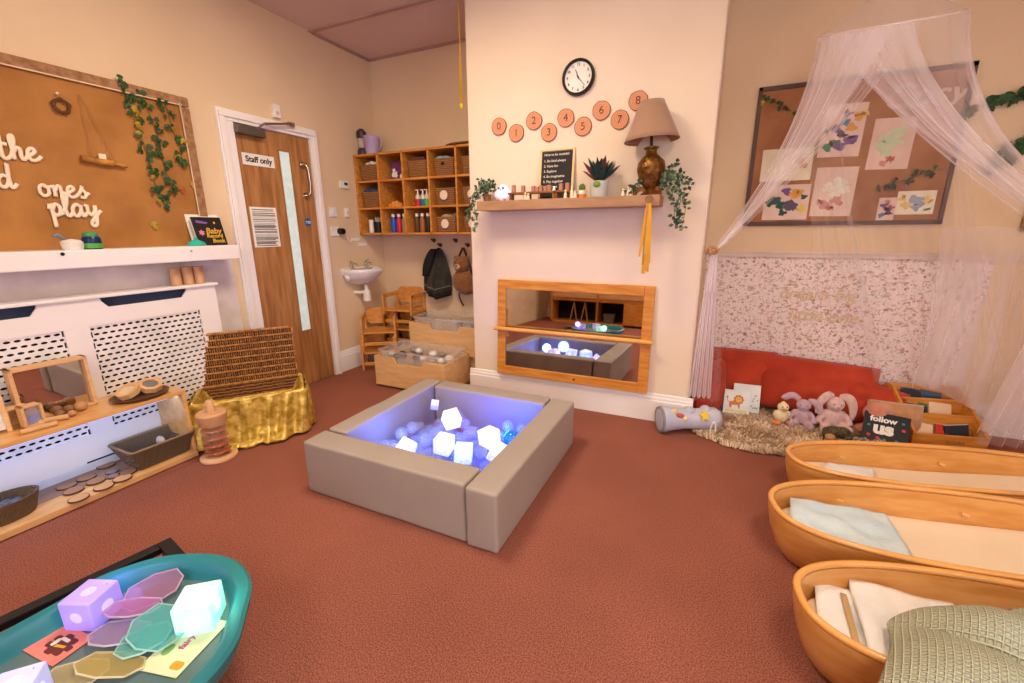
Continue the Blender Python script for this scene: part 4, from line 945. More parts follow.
for layer in range(2):
    for i in range(9):
        for j in range(8):
            x=-1.49+i*.082+(layer*.04)+g.uniform(-.006,.006); y=1.42+j*.080+(layer*.04)+g.uniform(-.006,.006)
            if x>-.83 or y>2.05: continue
            if g.random()<(.62 if layer==1 else .1): continue
            z=.041+.036+layer*.058
            if bp0 is None:
                bp0 = MB().ball((0,0,0),.036,n=18).build('clear_ball', BALLM, smooth=True, loc=(x,y,z)); tag(bp0,'clear hollow plastic ball heaped in the foam pit','ball','clear balls in the foam pit'); o=bp0
            else: o=bp0.copy(); COL.objects.link(o); o.location=(x,y,z)
o = MB().ball((0,0,0),.045,n=24).build('blue_ball', mat('blue_ball',(10,120,190),.15,spec=.8,emit=(0,90,200),estr=.6), smooth=True, loc=(-.865,1.86,.15)); tag(o,'shiny blue green ball at the right side of the foam pit','ball')
def light_cube(loc,rot,s,col,es,label,grp,base=(245,245,255)):
    t = thing('light_cube',label,'light cube',loc,rot,grp)
    MB().box((0,0,0),(s,s,s),bev=s*.06,seg=3).build('shell', glow('cube_'+'_'.join(map(str,col))+str(es),col,es,base), t, smooth='auto')
    for ax in range(3):
        for sg in (-1,1):
            n=Vector((0,0,0)); n[ax]=sg; MB().cyl(n*s*.497,n*s*.506,s*.2,s*.17,24).build('round_mark', glow('mark_'+'_'.join(map(str,col)),tuple(min(255,int(c*.5+125)) for c in col),es*1.6,base), t, smooth='auto')
    mb=MB(); mb.cyl((s*.3,s*.3,s*.5),(s*.3,s*.3,s*.506),s*.02,n=8); mb.build('tiny_hole', BLACK, t)
    return t
cubes=[((-1.225,1.85,.20),(R(12),R(-18),R(20)),(250,240,255),'white glowing cube perched highest at the back of the pit'),
((-1.13,1.63,.175),(R(5),R(5),R(8)),(225,245,255),'white glowing cube in the middle front of the pit'),
((-1.00,1.60,.17),(R(-8),R(4),R(25)),(190,255,246),'bright glowing cube with a greenish cast at the front of the pit'),
((-.945,1.76,.19),(R(4),R(-4),R(-24)),(240,245,255),'white glowing cube standing right of centre in the pit'),
((-.865,1.70,.15),(R(35),R(28),R(15)),(240,250,255),'tilted glowing cube half hidden by the right side of the pit'),
((-1.325,1.57,.13),(R(20),R(24),R(10)),(235,240,255),'glowing cube lying low at the left front of the pit'),
((-1.44,2.0,.19),(R(30),R(10),R(30)),(170,190,255),'small dim cube leaning in the far left corner of the pit')]
for i,(l,rt,c,lbl) in enumerate(cubes): light_cube(l,rt,.082 if i<6 else .045,tuple(int(v*.82) if k<2 else v for k,v in enumerate(c)),.95 if i<6 else .15,lbl,'light cubes in the foam pit')
# ------------------------------------------------------------------ low wooden shelf unit on the left
UT = mat('unit_wood',(226,176,112),.3,col2=(212,156,90),scale=4,stretch=(1.5,8,8),detail=5,coat=.4)
un = thing('low_shelf_unit','long low open wooden shelf unit with honey top against the radiator cover','shelf unit',(-2.775,0,0),PI/2)
# local x = world Y ; local y -> -X ; front edge at local y = -.275
MB().span((.10,-.275,.37),(1.24,0,.39),bev=.003).build('top_board', UT, un)
MB().span((.10,-.285,.005),(1.235,0,.035),bev=.004).build('base_board', mat('unit_base',(222,176,122),.45,col2=(206,156,100),scale=4,stretch=(1.5,8,8)), un)
MB().span((1.222,-.27,.035),(1.24,0,.37),bev=.003).build('end_panel', UT, un)
MB().span((.10,-.27,.035),(.118,0,.37),bev=.003).build('end_panel', UT, un)
MB().span((.118,-.012,.035),(1.222,-.004,.075)).build('back_rail', mat('white_rail',(226,230,240),.5), un)
MB().span((.118,-.155,.0355),(1.222,-.012,.0375)).build('shelf_liner', mat('grey_brown_liner',(150,122,108),.9), un)
MB().box((.66,-.25,.366),(1.0,.012,.006)).build('added_glow_strip', glow('cool_blue_glow',(120,165,255),1.5), un)  # glowing strip added under the top board for the blue tint inside
# window mirror with wooden frame, leaning
mi = thing('framed_mirror','small square tilted mirror in a pale wood box frame on the shelf unit','mirror',(-2.71,.815,.391),(0,0,R(88)))
mb=MB(); a=.13; zt=.245
mb.span((-a,-.03,0),(-a+.014,.03,zt)); mb.span((a-.014,-.03,0),(a,.03,zt)); mb.span((-a,-.03,zt-.014),(a,.03,zt)); mb.span((-a,-.03,0),(a,.03,.012)); mb.build('frame', BIRCH, mi, bev=.002)
MB().span((-a+.014,.0,.012),(a-.014,.01,zt-.014)).build('mirror_glass', MATS['mirror_silver'], mi)
# sand timer frame with blue sand
st = thing('sand_timer','small wooden framed timer with blue filling on the shelf unit','timer',(-2.62,.70,.391),R(95))
mb=MB(); mb.span((-.035,-.02,0),(-.024,.02,.10)); mb.span((.024,-.02,0),(.035,.02,.10)); mb.span((-.035,-.02,.09),(.035,.02,.10)); mb.span((-.035,-.02,0),(.035,.02,.012)); mb.build('frame', BIRCH, st, bev=.002)
MB().span((-.024,-.008,.012),(.024,.008,.05)).build('blue_filling', mat('blue_filling',(26,60,200),.35), st)
MB().span((-.024,-.01,.012),(.024,.01,.09)).build('clear_case', CLEAR, st)
st2 = thing('wooden_box','small pale wooden box open to the front behind the blue timer','box',(-2.69,.675,.391),R(95))
mb=MB(); mb.span((-.04,-.03,0),(-.03,.03,.09)); mb.span((.03,-.03,0),(.04,.03,.09)); mb.span((-.04,-.03,.08),(.04,.03,.09)); mb.span((-.04,.02,0),(.04,.03,.09)); mb.build('body', BIRCH, st2, bev=.002)
# angled plexi/wood stand at the photo edge
pn = thing('viewing_frame','milky panel in a pale wooden frame leaning at the unit left end','frame',(-2.66,.555,.391),(R(-14),0,R(80)))
MB().box((0,0,.08),(.15,.006,.14)).build('panel', mat('milky_panel',(226,222,216),.4), pn)
mb=MB(); mb.box((.08,0,.08),(.016,.02,.165)); mb.box((-.08,0,.08),(.016,.02,.165)); mb.box((0,0,.165),(.176,.02,.016)); mb.build('frame', BIRCH, pn, bev=.002)
WD=[mat('log_brown',(150,108,76),.7,col2=(120,82,56),scale=25),mat('log_pale',(214,170,124),.6),mat('log_orange',(196,146,100),.6)]
for k,(x,y,r,m,lb) in enumerate(((-2.69,.80,.024,0,'dark round wooden nugget at the back of the pile by the small mirror'),(-2.665,.835,.022,0,'brown wooden nugget in the middle of the pile by the small mirror'),(-2.63,.79,.02,0,'brown wooden nugget at the front of the pile by the small mirror'),(-2.645,.87,.026,2,'orange brown wooden nugget at the right of the pile by the small mirror'),(-2.60,.82,.017,2,'small orange wooden nugget in front of the pile'))):
    g=random.Random(k); mb=MB(); mb.ball((0,0,r*.85),(r,r*.95,r*.85),n=12)
    for v in mb.bm.verts: v.co *= 1+g.uniform(-.05,.05)
    tag(mb.build('wooden_nugget',WD[m],smooth=True,loc=(x,y,.391)),lb,'wood')
o=MB().cyl((0,-.055,.011),(0,.055,.011),.011,n=12).build('wooden_rod', WD[1], smooth='auto', loc=(-2.54,.69,.391), rz=R(-8)); tag(o,'short pale wooden rod lying along the front edge of the shelf unit','wood')
o=MB().cyl((0,-.05,.012),(0,.05,.012),.012,n=12).build('wooden_rod', WD[1], smooth='auto', loc=(-2.60,.755,.391), rz=R(-30)); tag(o,'pale wooden rod lying between the timer and the pile of nuggets','wood')
# brown round tray with octagon boxes
ty = thing('round_tray','dark brown oval wooden tray on the right end of the shelf unit','tray',(-2.60,1.085,.391),R(90))
MB().lathe([(0,.004),(.09,.004),(.105,.016),(.112,.016),(.098,0),(0,0)],n=36,sx=1.1,sy=.95).build('dish', mat('dark_tray_wood',(98,62,40),.45), ty, smooth='auto')
OC = mat('maple_box',(222,176,124),.45)
def octo(loc,rot,label,inner):
    t=thing('octagon_box',label,'box',loc,rot); mb=MB()
    P=lambda r:[(r*math.cos(R(22.5+45*k)),r*math.sin(R(22.5+45*k))) for k in range(8)]
    O=P(.052); I=P(.034)
    for z0,z1 in ((-.014,.014),):
        A=[mb.v((x,y,z0)) for x,y in O];B=[mb.v((x,y,z1)) for x,y in O];C=[mb.v((x,y,z1)) for x,y in I];D=[mb.v((x,y,z0)) for x,y in I]
        mb.bridge(A,B);mb.bridge(B,C);mb.bridge(C,D);mb.bridge(D,A)
    mb.build('rim',OC,t,bev=.001); mb=MB(); mb.prism(I,-.010,.009); mb.build('inset',inner,t)
octo((-2.615,1.045,.430),(R(25),R(8),0),'pale wooden octagon box with a clear centre on the left of the brown tray',mat('pearl_inset',(226,204,176),.25))
octo((-2.60,1.135,.434),(R(10),R(22),R(20)),'pale wooden octagon box with a grey centre on the right of the brown tray',mat('slate_inset',(120,120,124),.3))
o=MB().box((0,0,.0),(.05,.09,.02),bev=.004).build('wooden_block', OC, loc=(-2.67,1.12,.425), rz=(R(10),R(14),R(12))); tag(o,'flat wooden piece behind the octagon boxes','wood')
# big grey wicker basket on the base
gb = thing('seagrass_basket','rectangular grey brown woven basket with flared sides on the base of the unit','basket',(-2.60,1.095,.0385),PI/2)
mb=MB(); r0=rr_pts(.22,.15,.012,2); r1=rr_pts(.30,.225,.015,2); h=.115
A=[mb.v((x,y,0)) for x,y in r0];B=[mb.v((x,y,h)) for x,y in r1];C=[mb.v((x*.95,y*.94,h)) for x,y in r1];D=[mb.v((x*.93,y*.93,.01)) for x,y in r0]
mb.bridge(A,B);mb.bridge(B,C);mb.bridge(C,D);mb._f(D);mb._f(A[::-1]); mb.build('bowl',GWICK,gb)
mb=MB(); mb.tube([(x*.975,y*.97,h) for x,y in rr_pts(.30,.225,.015,2)],.007,6,closed=True); mb.build('rim',mat('seagrass_rim',(140,116,84),.8,bump=.5,bscale=120),gb,smooth=True)
for k,(dx,dy,a) in enumerate(((-.04,0,.2),(.01,.02,1.0),(.04,-.03,2.2),(.0,-.02,.8))):
    o=MB().box((0,0,.0),(.09,.035,.012),bev=.004).build('bark_piece', mat('bark_dark',(86,66,52),.9,bump=.5), loc=(-2.60+dx,1.09+dy,.063+.012*k), rz=(0,0,a)); tag(o,'dark strip of bark inside the grey woven basket','bark','bark pieces in the grey basket')
o=MB().ball((0,0,.0),(.035,.02,.026)).build('shell', mat('shell_white',(226,210,196),.5), smooth=True, loc=(-2.665,1.185,.153)); o.location=(-2.685,1.16,.09); tag(o,'pale shell in the back corner of the grey woven basket','shell')
# small round basket at the left edge of the photo
rb = thing('oval_basket','small dark oval wicker basket of grey pebbles at the left end of the unit base','basket',(-2.615,.535,.0385),PI/2)
mb=MB(); mb.lathe([(0,0),(.085,0),(.105,.085),(.097,.085),(.078,.01),(0,.01)],n=30,sx=1.15,sy=.8); mb.build('bowl',mat('dark_wicker',(92,70,50),.8),rb,smooth='auto'); mixramp(MATS['dark_wicker'],'wave',80,[(.15,(44,34,26)),(.6,(150,120,88))],bump=.7,rand=6)
for k in range(9):
    a=k*2.3; r=.05*(k/9)**.5
    o=MB().ball((0,0,0),(.028,.02,.012),Euler((.2*math.sin(k),.3*math.cos(k),a)),12).build('pebble', mat('grey_pebble',(110,116,128),.35,col2=(80,84,94),scale=14), smooth=True, loc=(-2.615+r*math.sin(a),.535+r*math.cos(a)*1.2,.075+.006*(k%3))); tag(o,'smooth grey pebble in the oval basket','pebble','pebbles in the oval basket')
# wood slices on the base board
for k,(x,y,c) in enumerate(((-2.505,.735,1),(-2.605,.755,0),(-2.685,.76,0),(-2.515,.83,1),(-2.61,.84,0),(-2.69,.835,0),(-2.745,.935,0),(-2.52,.905,1),(-2.64,.915,2),(-2.585,.90,2),(-2.565,.945,0))):
    t=thing('wood_disc','thin %s wooden disc lying on the base of the shelf unit'%(['brown','pale','grey'][c]),'wood slice',(x,y,.0385),0,['brown discs on the unit base','pale discs on the unit base','grey discs on the unit base'][c])
    r=.037 if c!=2 else .026
    MB().cyl((0,0,0),(0,0,.006),r,n=20).build('bark_ring', mat('disc_bark',(96,66,48),.9), t)
    MB().cyl((0,0,.006),(0,0,.0065),r*.92,n=20).build('cut_face', [mat('disc_brown',(160,122,96),.8),mat('disc_pale',(206,160,112),.8),mat('disc_grey',(136,120,124),.6)][c], t)

# ------------------------------------------------------------------ wooden stacker with amber rings
sk = thing('rainmaker_toy','wooden cylinder toy with clear amber ringed middle and top knob on the carpet','toy',(-2.375,1.275,0))
PW = mat('peach_wood',(220,176,134),.4,col2=(208,158,114),scale=6)
MB().lathe([(0,0),(.086,0),(.09,.006),(.088,.016),(.07,.022),(0,.022)],n=36).build('base', PW, sk, smooth='auto')
MB().lathe([(.062,.20),(.066,.205),(.067,.235),(.07,.24),(.072,.262),(.066,.27),(0,.27)],n=36).build('top_cap', PW, sk, smooth='auto')
MB().lathe([(.022,.27),(.021,.325),(.015,.335),(0,.335)],n=20).build('knob', PW, sk, smooth='auto')
mb=MB()
for k in range(4):
    z=.045+.042*k; mb.lathe([(.03,z-.012),(.058,z-.006),(.062,z),(.058,z+.006),(.03,z+.010)],n=28,close=True)
mb.build('amber_ring', mat('amber_plastic',(190,84,24),.15,alpha=.8,spec=.8), sk, smooth='auto')
MB().lathe([(.064,.022),(.064,.205)],n=36).build('clear_tube', mat('clear_tube',(250,220,200),.08,alpha=.12,spec=.8), sk, smooth=True)
MB().cyl((0,0,.02),(0,0,.2),.02,n=16).build('core', mat('amber_core',(170,80,40),.5), sk)

# ------------------------------------------------------------------ wicker hamper with gold cloth
ang = math.atan2(.43,.33)
tk_ = thing('wicker_hamper','open brown wicker hamper with its lid standing up beside the door','basket',(-2.505,1.595,0),ang)
LX,LY,HZ=.56,.33,.27
mb=MB(); r0=rr_pts(LX-.03,LY-.03,.02,2); r1=rr_pts(LX,LY,.02,2)
A=[mb.v((x,y,0)) for x,y in r0];B=[mb.v((x,y,HZ)) for x,y in r1];C=[mb.v((x*.95,y*.92,HZ)) for x,y in r1];D=[mb.v((x*.93,y*.9,.02)) for x,y in r0]
mb.bridge(A,B);mb.bridge(B,C);mb.bridge(C,D);mb._f(D);mb._f(A[::-1]); mb.build('body',WICK,tk_)
# lid : horizontal bands of weave
lid = bpy.data.objects.new('lid',None); 
LIDW = mat('lid_wicker',(134,84,40),.7)
def wick2(m):
    nt=m.node_tree;N=nt.nodes;L=nt.links;b=N['Principled BSDF'];tc=N.new('ShaderNodeTexCoord');mp=N.new('ShaderNodeMapping');mp.inputs['Scale'].default_value=(1,.1,1);L.new(tc.outputs['Object'],mp.inputs[0])
    w=N.new('ShaderNodeTexWave');w.bands_direction='X';w.inputs['Scale'].default_value=26;w.inputs['Distortion'].default_value=3.5;w.inputs['Detail'].default_value=3;w.inputs['Detail Scale'].default_value=3;L.new(mp.outputs[0],w.inputs[0])
    n=N.new('ShaderNodeTexNoise');n.inputs['Scale'].default_value=38;L.new(mp.outputs[0],n.inputs[0])
    mm=N.new('ShaderNodeMath');mm.operation='MULTIPLY';L.new(w.outputs['Fac'],mm.inputs[0]);L.new(n.outputs['Fac'],mm.inputs[1])
    cr=N.new('ShaderNodeValToRGB');cr.color_ramp.elements[0].color=lin((60,32,14));cr.color_ramp.elements[0].position=.08;cr.color_ramp.elements[1].color=lin((176,118,62));cr.color_ramp.elements[1].position=.55
    L.new(mm.outputs[0],cr.inputs[0]);L.new(cr.outputs[0],b.inputs['Base Color'])
    bp=N.new('ShaderNodeBump');bp.inputs['Strength'].default_value=.8;bp.inputs['Distance'].default_value=.01;L.new(mm.outputs[0],bp.inputs['Height']);L.new(bp.outputs[0],b.inputs['Normal'])
wick2(LIDW)
bpy.data.objects.remove(lid)
mb=MB(); LZ=.325; nb=8; back=LY/2+.0
tilt=Matrix.Translation((-.045,LY/2+.005,HZ))@Matrix.Rotation(R(-7),4,'X')
def lidf(u,v):
    x=(u-.5)*(LX+.05); z=v*LZ; y=-.008*abs(math.sin(v*nb*PI))-.003*math.sin(u*130+int(v*nb)*PI)
    return tilt@Vector((x,y,z))
mb.grid(lidf,140,nb*6+1)
mb.build('lid',LIDW,tk_,smooth=True,solid=.012)
mb=MB()
for k in range(nb+1): mb.tube([tilt@Vector((x/20*(LX+.05)-LX/2-.025,-.013,k*LZ/nb)) for x in range(21)],.007 if 0<k<nb else .010,6)
for s in (-1,1): mb.tube([tilt@Vector((s*(LX/2+.025),0,z*LZ/6)) for z in range(7)],.01,6)
mb.build('lid_weave_bands',mat('wicker_band',(186,130,72),.7,col2=(140,90,44),scale=40,bump=.6,bscale=140),tk_,smooth=True)
gc = thing('gold_cloth','shiny gold fabric draped into and over the front of the wicker hamper','cloth',(-2.505,1.595,0),ang)
GLD = mat('gold_lame',(236,206,112),.36,metal=.4,col2=(176,140,44),scale=26,bump=.5,bscale=70)
# path around left end, front, right end
path=[(-LX/2-.012,LY/2-.06),(-LX/2-.014,-LY/2-.0),(-LX/2+.02,-LY/2-.016),(LX/2-.02,-LY/2-.016),(LX/2+.014,-LY/2),(LX/2+.016,LY/2-.02)]
def onpath(u,P):
    d=[(Vector(P[i+1])-Vector(P[i])).length for i in range(len(P)-1)]; T=sum(d)*u
    for i,l in enumerate(d):
        if T<=l or i==len(d)-1: 
            q=Vector(P[i]).lerp(Vector(P[i+1]),min(1,T/l)); n=(Vector(P[i+1])-Vector(P[i])).normalized(); return q,Vector((n.y,-n.x))
        T-=l
def skirt(u,v):
    q,n=onpath(u,path); fold=math.sin(u*62+2.4*math.sin(u*9+v*1.5))*.014*min(1,.25+v*3)+.010*math.sin(u*23)*v
    flare=.02*v+ (.07*math.exp(-((u-.55)/.10)**2))*max(0,v-.72)*3.4
    drop=HZ+.008-(HZ-.006)*v
    if v>.9: drop=max(.008+.012*abs(math.sin(u*40)),drop)
    p=q+n*(fold+flare+.006); 
    return Vector((p.x,p.y,drop))
MB().grid(skirt,240,26).build('front_drape',GLD,gc,smooth=True,solid=.0016)
# the lining: from the rim sagging into the trunk
rimp=[(x,y) for x,y in rr_pts(LX+.02,LY+.03,.03,6)]
def lining(u,v):
    k=u*len(rimp); i=int(k)%len(rimp); j=(i+1)%len(rimp); q=Vector(rimp[i]).lerp(Vector(rimp[j]),k-int(k))
    s=[1.0,.945,.885,.84,.72,.42,.0][min(6,int(round(v*6)))]; z=[HZ+.004,HZ+.018,HZ-.02,HZ-.08,HZ-.13,HZ-.16,HZ-.17][min(6,int(round(v*6)))]
    w=.010*math.sin(u*90+v*3)*(0 if v<.1 else 1)
    return Vector((q.x*(s+w*.8),q.y*(s+w),z+w*.6))
MB().grid(lining,200,7,cu=True).build('lining',GLD,gc,smooth=True,sub=1)
# fabric puddle/knot at the middle front
mb=MB(); g=random.Random(4)
for k in range(16):
    x=.02+g.uniform(-.15,.12); mb.ball((x,-LY/2-.055-g.uniform(0,.05),.014+g.uniform(0,.008)),(.04,.022,.014),Euler((0,0,g.uniform(-.6,.6))),10)
for k in range(5): mb.ball((.07+g.uniform(-.03,.03),-LY/2-.05-g.uniform(0,.02),.03+g.uniform(0,.03)),(.03,.016,.016),Euler((0,.4,g.uniform(-.6,.6))),10)
blob(mb,.007,'gathered_hem',GLD,gc,smoothit=2,noise_amt=.006,nscale=60)

# ------------------------------------------------------------------ teal tray on a black stand
sn = thing('tray_stand','black square metal stand under the teal tray','stand',(-1.59,.655,0),R(-11))
mb=MB()
for a,b in (((0,-.04),(.42,0)),((0,-.66),(.42,-.62)),((0,-.62),(.04,-.04)),((.38,-.62),(.42,-.04))): mb.span((a[0],a[1],.175),(b[0],b[1],.198))
mb.build('top_frame',BLACK,sn,bev=.003)
for x in (.02,.40):
    for y in (-.64,-.02): MB().span((x-.014,y-.014,0),(x+.014,y+.014,.175)).build('leg',BLACK,sn)
TEAL = mat('teal_plastic',(40,136,140),.35,col2=(34,116,132),scale=3,spec=.5)
tt = thing('play_tray','large rounded teal plastic play tray raised on a black stand in the foreground','tray',(-1.21,.30,.199))
ctrl=[(-.285,.05),(-.29,.14),(-.225,.25),(-.11,.32),(.005,.34),(.12,.305),(.20,.235),(.265,.165),(.295,.08),(.30,-.05),(.29,-.18),(.24,-.30),(.10,-.36),(-.10,-.36),(-.24,-.28),(-.285,-.12)]
OUT=cat_rom([(x,y,0) for x,y in ctrl],6,closed=True); n_=len(OUT)
def offs(d): 
    o=[]
    for i,p in enumerate(OUT):
        t=(OUT[(i+1)%n_]-OUT[i-1]).normalized(); o.append(p+Vector((-t.y,t.x,0))*(-d)) if False else o.append(p-p.normalized()*d)
    return o
prof=[(.05,.0),(.016,.004),(.004,.03),(.0,.052),(.008,.060),(.03,.060),(.038,.054),(.05,.026),(.06,.012)]
mb=MB(); rings=[[mb.v(p+Vector((0,0,z))) for p in offs(d)] for d,z in prof]
for a,b in zip(rings,rings[1:]): mb.bridge(a,b)
mb._f(rings[0][::-1]); mb.build('rim',TEAL,tt,smooth='auto')
mb=MB(); mb._f([mb.v(p+Vector((0,0,.012))) for p in offs(.058)]); mb.build('floor_panel',mat('tray_floor',(112,130,128),.3,col2=(84,116,122),scale=3),tt)
TZ=.212
light_cube((-1.395,.378,TZ+.044),(0,0,R(22)),.084,(130,100,255),.5,'lilac glowing cube with a round mark on the teal tray','light cubes on the teal tray',(190,176,236))
light_cube((-1.125,.488,TZ+.044),(0,0,R(40)),.086,(110,255,220),.7,'mint green glowing cube on the right of the teal tray','light cubes on the teal tray',(226,250,240))
light_cube((-1.25,.195,TZ+.04),(0,0,R(48)),.075,(130,150,255),.45,'blue white glowing cube cut by the bottom edge of the photo','light cubes on the teal tray',(226,226,250))
# cards
def card(loc,rz,w,h,label,base,extra):
    t=thing('picture_card',label,'card',loc,rz); MB().box((0,0,.001),(w,h,.002)).build('card',base,t); extra(t)
def ex1(t):
    mb=MB(); g=random.Random(3)
    mb.prism(rr_pts(.055,.036,.014,3,.01,.0),.002,.0026)
    for k in range(7): mb.prism(rr_pts(.024,.014,.005,2,.01+.028*math.cos(k*.9),.02*math.sin(k*.9)),.002,.0027+.0001*k)
    mb.build('brown_tree',mat('plum_print',(110,50,50),.6),t)
    mb=MB(); mb.prism(rr_pts(.012,.02,.004,2,-.01,0),.0027,.0032); mb.prism(rr_pts(.03,.008,.003,2,.005,.012),.0027,.0032); mb.build('bird',PAPER,t)
    mb=MB(); mb.prism([(.0,-.01),(.03,-.004),(.03,.002),(.0,-.003)],.0032,.0036); mb.build('yellow_mark',GOLDT,t)
card((-1.385,.30,TZ+.001),R(5),.125,.08,'pink picture card with a dark tree print on the teal tray',mat('pink_card',(236,140,130),.5),ex1)
def ex2(t):
    text('fairy',.022,mat('magenta_print',(190,80,150),.6),t,(.0,.005,.0024),(0,0,PI/2),bold=.0005)
    for a in ((.03,.02,.006,2,.03,-.05),(.02,.02,.008,2,-.03,.055)): MB().prism(rr_pts(*a),.002,.0026).build('orange_print',mat('orange_print',(240,160,50),.6),t)
    for a in ((.02,.03,.008,2,-.028,-.02),(.02,.018,.008,2,.028,.05)): MB().prism(rr_pts(*a),.002,.0026).build('green_print',mat('green_print',(120,180,110),.6),t)
card((-1.095,.43,TZ+.001),R(14),.11,.15,'pale green and cream picture card with pink lettering under the mint cube',mat('cream_card',(222,230,190),.5),ex2)
card((-1.165,.245,TZ+.001),R(-60),.08,.12,'blue picture card with a yellow shape at the bottom edge of the photo',mat('blue_card',(60,90,190),.5),lambda t: MB().prism([(-.02,-.03),(.03,-.02),(.01,.03)],.002,.0026).build('yellow_shape',GOLDT,t))
# translucent coloured gem plates
def gem(label,pts,loc,rot,c,e=None):
    c=tuple(int(v*.65+70) for v in c); m=mat('gem_%d_%d_%d'%c,c,.15,alpha=.40,spec=.8,emit=c,estr=.05); mr_=mat('gem_edge_%d_%d_%d'%c,tuple(min(255,int(v*.5+130)) for v in c),.2,alpha=.8)
    t=thing('translucent_plate',label,'plate',loc,rot)
    mb=MB(); mb.prism(pts,0,.004); mb.build('plate',m,t)
    mb=MB(); mb.tube([(x,y,.002) for x,y in pts],.0024,6,closed=True); mb.build('rim',mr_,t)
HEX=lambda w,h,k=.0:[(-w*.5,-h*.1),(-w*.32,-h*.42),(-w*.02,-h*.5),(w*.36,-h*.38),(w*.5,0),(w*.40,h*.36),(w*.02,h*.5),(-w*.38,h*.38)]
gem('large mauve translucent plate at the back of the teal tray',HEX(.14,.10),(-1.34,.485,TZ+.018),(R(14),R(-6),R(60)),(170,90,150))
gem('pink violet translucent plate in the middle of the teal tray',HEX(.13,.055),(-1.305,.425,TZ+.028),(R(8),R(8),R(40)),(190,80,190))
gem('lilac translucent plate in front of the lilac cube',HEX(.13,.085),(-1.27,.375,TZ+.012),(R(-6),R(5),R(30)),(160,120,200))
gem('turquoise translucent plate in the centre of the teal tray',HEX(.14,.11),(-1.18,.42,TZ+.026),(R(12),R(10),R(10)),(40,190,190))
gem('second turquoise translucent plate under the first',HEX(.11,.09),(-1.19,.39,TZ+.012),(R(0),R(2),R(60)),(60,200,190))
gem('yellow ochre translucent plate at the front of the teal tray',HEX(.15,.07),(-1.185,.32,TZ+.014),(R(-8),R(8),R(25)),(200,170,60))
gem('pale yellow translucent plate overlapping the ochre one',HEX(.13,.07),(-1.235,.275,TZ+.010),(R(4),R(4),R(40)),(210,190,110))
gem('blue translucent plate at the bottom edge of the photo',HEX(.10,.07),(-1.19,.215,TZ+.010),(R(4),R(4),R(10)),(70,130,220))
# ------------------------------------------------------------------ right pinboard with paintings
KX=1.078
def rw(x,z,k=1.0775): return x*k, 1.2+(z-1.2)*k
PBF = mat('dark_board_frame',(92,70,66),.6)
pr = thing('pinboard','brown hessian pinboard with dark fabric frame and children\'s paintings behind the net canopy','pinboard',(.65,YB,1.63))
BT = mat('brown_board',(176,124,84),.9,col2=(150,100,66),scale=5,bump=.3,bscale=200)
MB().span((-.49,-.016,-.40),(.485,0,.40)).build('board',BT,pr)
mb=MB(); mb.span((-.50,-.026,.385),(.50,0,.41)); mb.span((-.50,-.026,-.41),(.50,0,-.385)); mb.span((-.50,-.026,-.41),(-.478,0,.41)); mb.span((.478,-.026,-.41),(.50,0,.41)); mb.build('frame',PBF,pr,bev=.003)
COLS={'pu':(112,84,140),'or':(226,160,60),'gr':(60,130,90),'bl':(80,140,180),'dk':(90,80,100),'pk':(206,140,130),'mi':(200,220,180),'ye':(236,200,110),'re':(190,90,80),'wh':(236,236,214),'lb':(150,170,190),'dg':(50,84,76)}
def sheet(x0,z0,x1,z1,label,base,blobs,shear=.0,seed=0,name='painting',dy=0):
    (X0_,Z0_),(X1_,Z1_)=rw(x0,z0),rw(x1,z1); w=X1_-X0_; h=Z1_-Z0_
    t=thing(name,label,'painting',((X0_+X1_)/2,YB-.018-dy,(Z0_+Z1_)/2))
    sk_=Matrix.Rotation(shear,4,'Y'); mb=MB(); mb.prism([(-w/2,-h/2),(w/2,-h/2),(w/2,h/2),(-w/2,h/2)],0,.002,sk_@MX); mb.build('paper',base,t)
    g=random.Random(seed); by={}
    for k,(c,bx,bz,br) in enumerate(blobs):
        mb=by.setdefault(c,MB()); 
        for q in range(2):
            aa=g.uniform(0,6); pts=[(bx*w/2+g.uniform(-.01,.01)*q+br*(1+.28*math.sin(3*a+aa)+.16*math.sin(5*a+aa))*math.cos(a), bz*h/2+g.uniform(-.01,.01)*q+br*(1+.28*math.sin(3*a+aa)+.16*math.sin(4*a))*math.sin(a)*.85) for a in [2*PI*i/18 for i in range(18)]]
            mb.prism(pts,.002,.0024+.0003*(k%5)+.0001*q,sk_@MX)
    for c,mb in by.items(): mb.build('paint_daubs',mat('paint_'+c,COLS[c],.7,col2=tuple(int(v*.85+20) for v in COLS[c]),scale=30),t)
PNK=mat('pink_paper',(232,204,188),.8); CRP=mat('cream_paper',(240,232,206),.8)
sheet(.198,1.47,.450,1.645,'white painting with faint pink marks, highest at the left of the right pinboard',CRP,[('pk',.5,.2,.018),('pk',.7,-.1,.014),('wh',-.3,.1,.03)],0,1)
sheet(.235,1.252,.462,1.448,'painting of dark green and purple blobs at the lower left of the right pinboard',PNK,[('pu',-.05,.62,.022),('or',.35,.5,.026),('dg',-.5,.15,.026),('dg',-.25,-.1,.028),('dk',.2,-.2,.032),('dg',-.75,-.05,.02),('dg',-.1,-.6,.02),('ye',.7,-.35,.024),('dg',.75,.3,.014),('or',.55,.55,.016)],.0,2)
sheet(.47,1.583,.66,1.85,'painting with orange, purple, blue and green blobs in the upper middle of the pinboard',PNK,[('dk',.1,.62,.018),('bl',.1,.3,.02),('or',.65,.5,.024),('or',.4,.1,.024),('pu',-.35,.1,.024),('dg',-.8,.0,.012),('dk',.0,-.15,.018),('gr',-.6,-.6,.026),('gr',-.25,-.45,.022),('pu',.0,-.6,.024),('pu',.45,-.4,.026),('ye',.85,.6,.016)],.03,3)
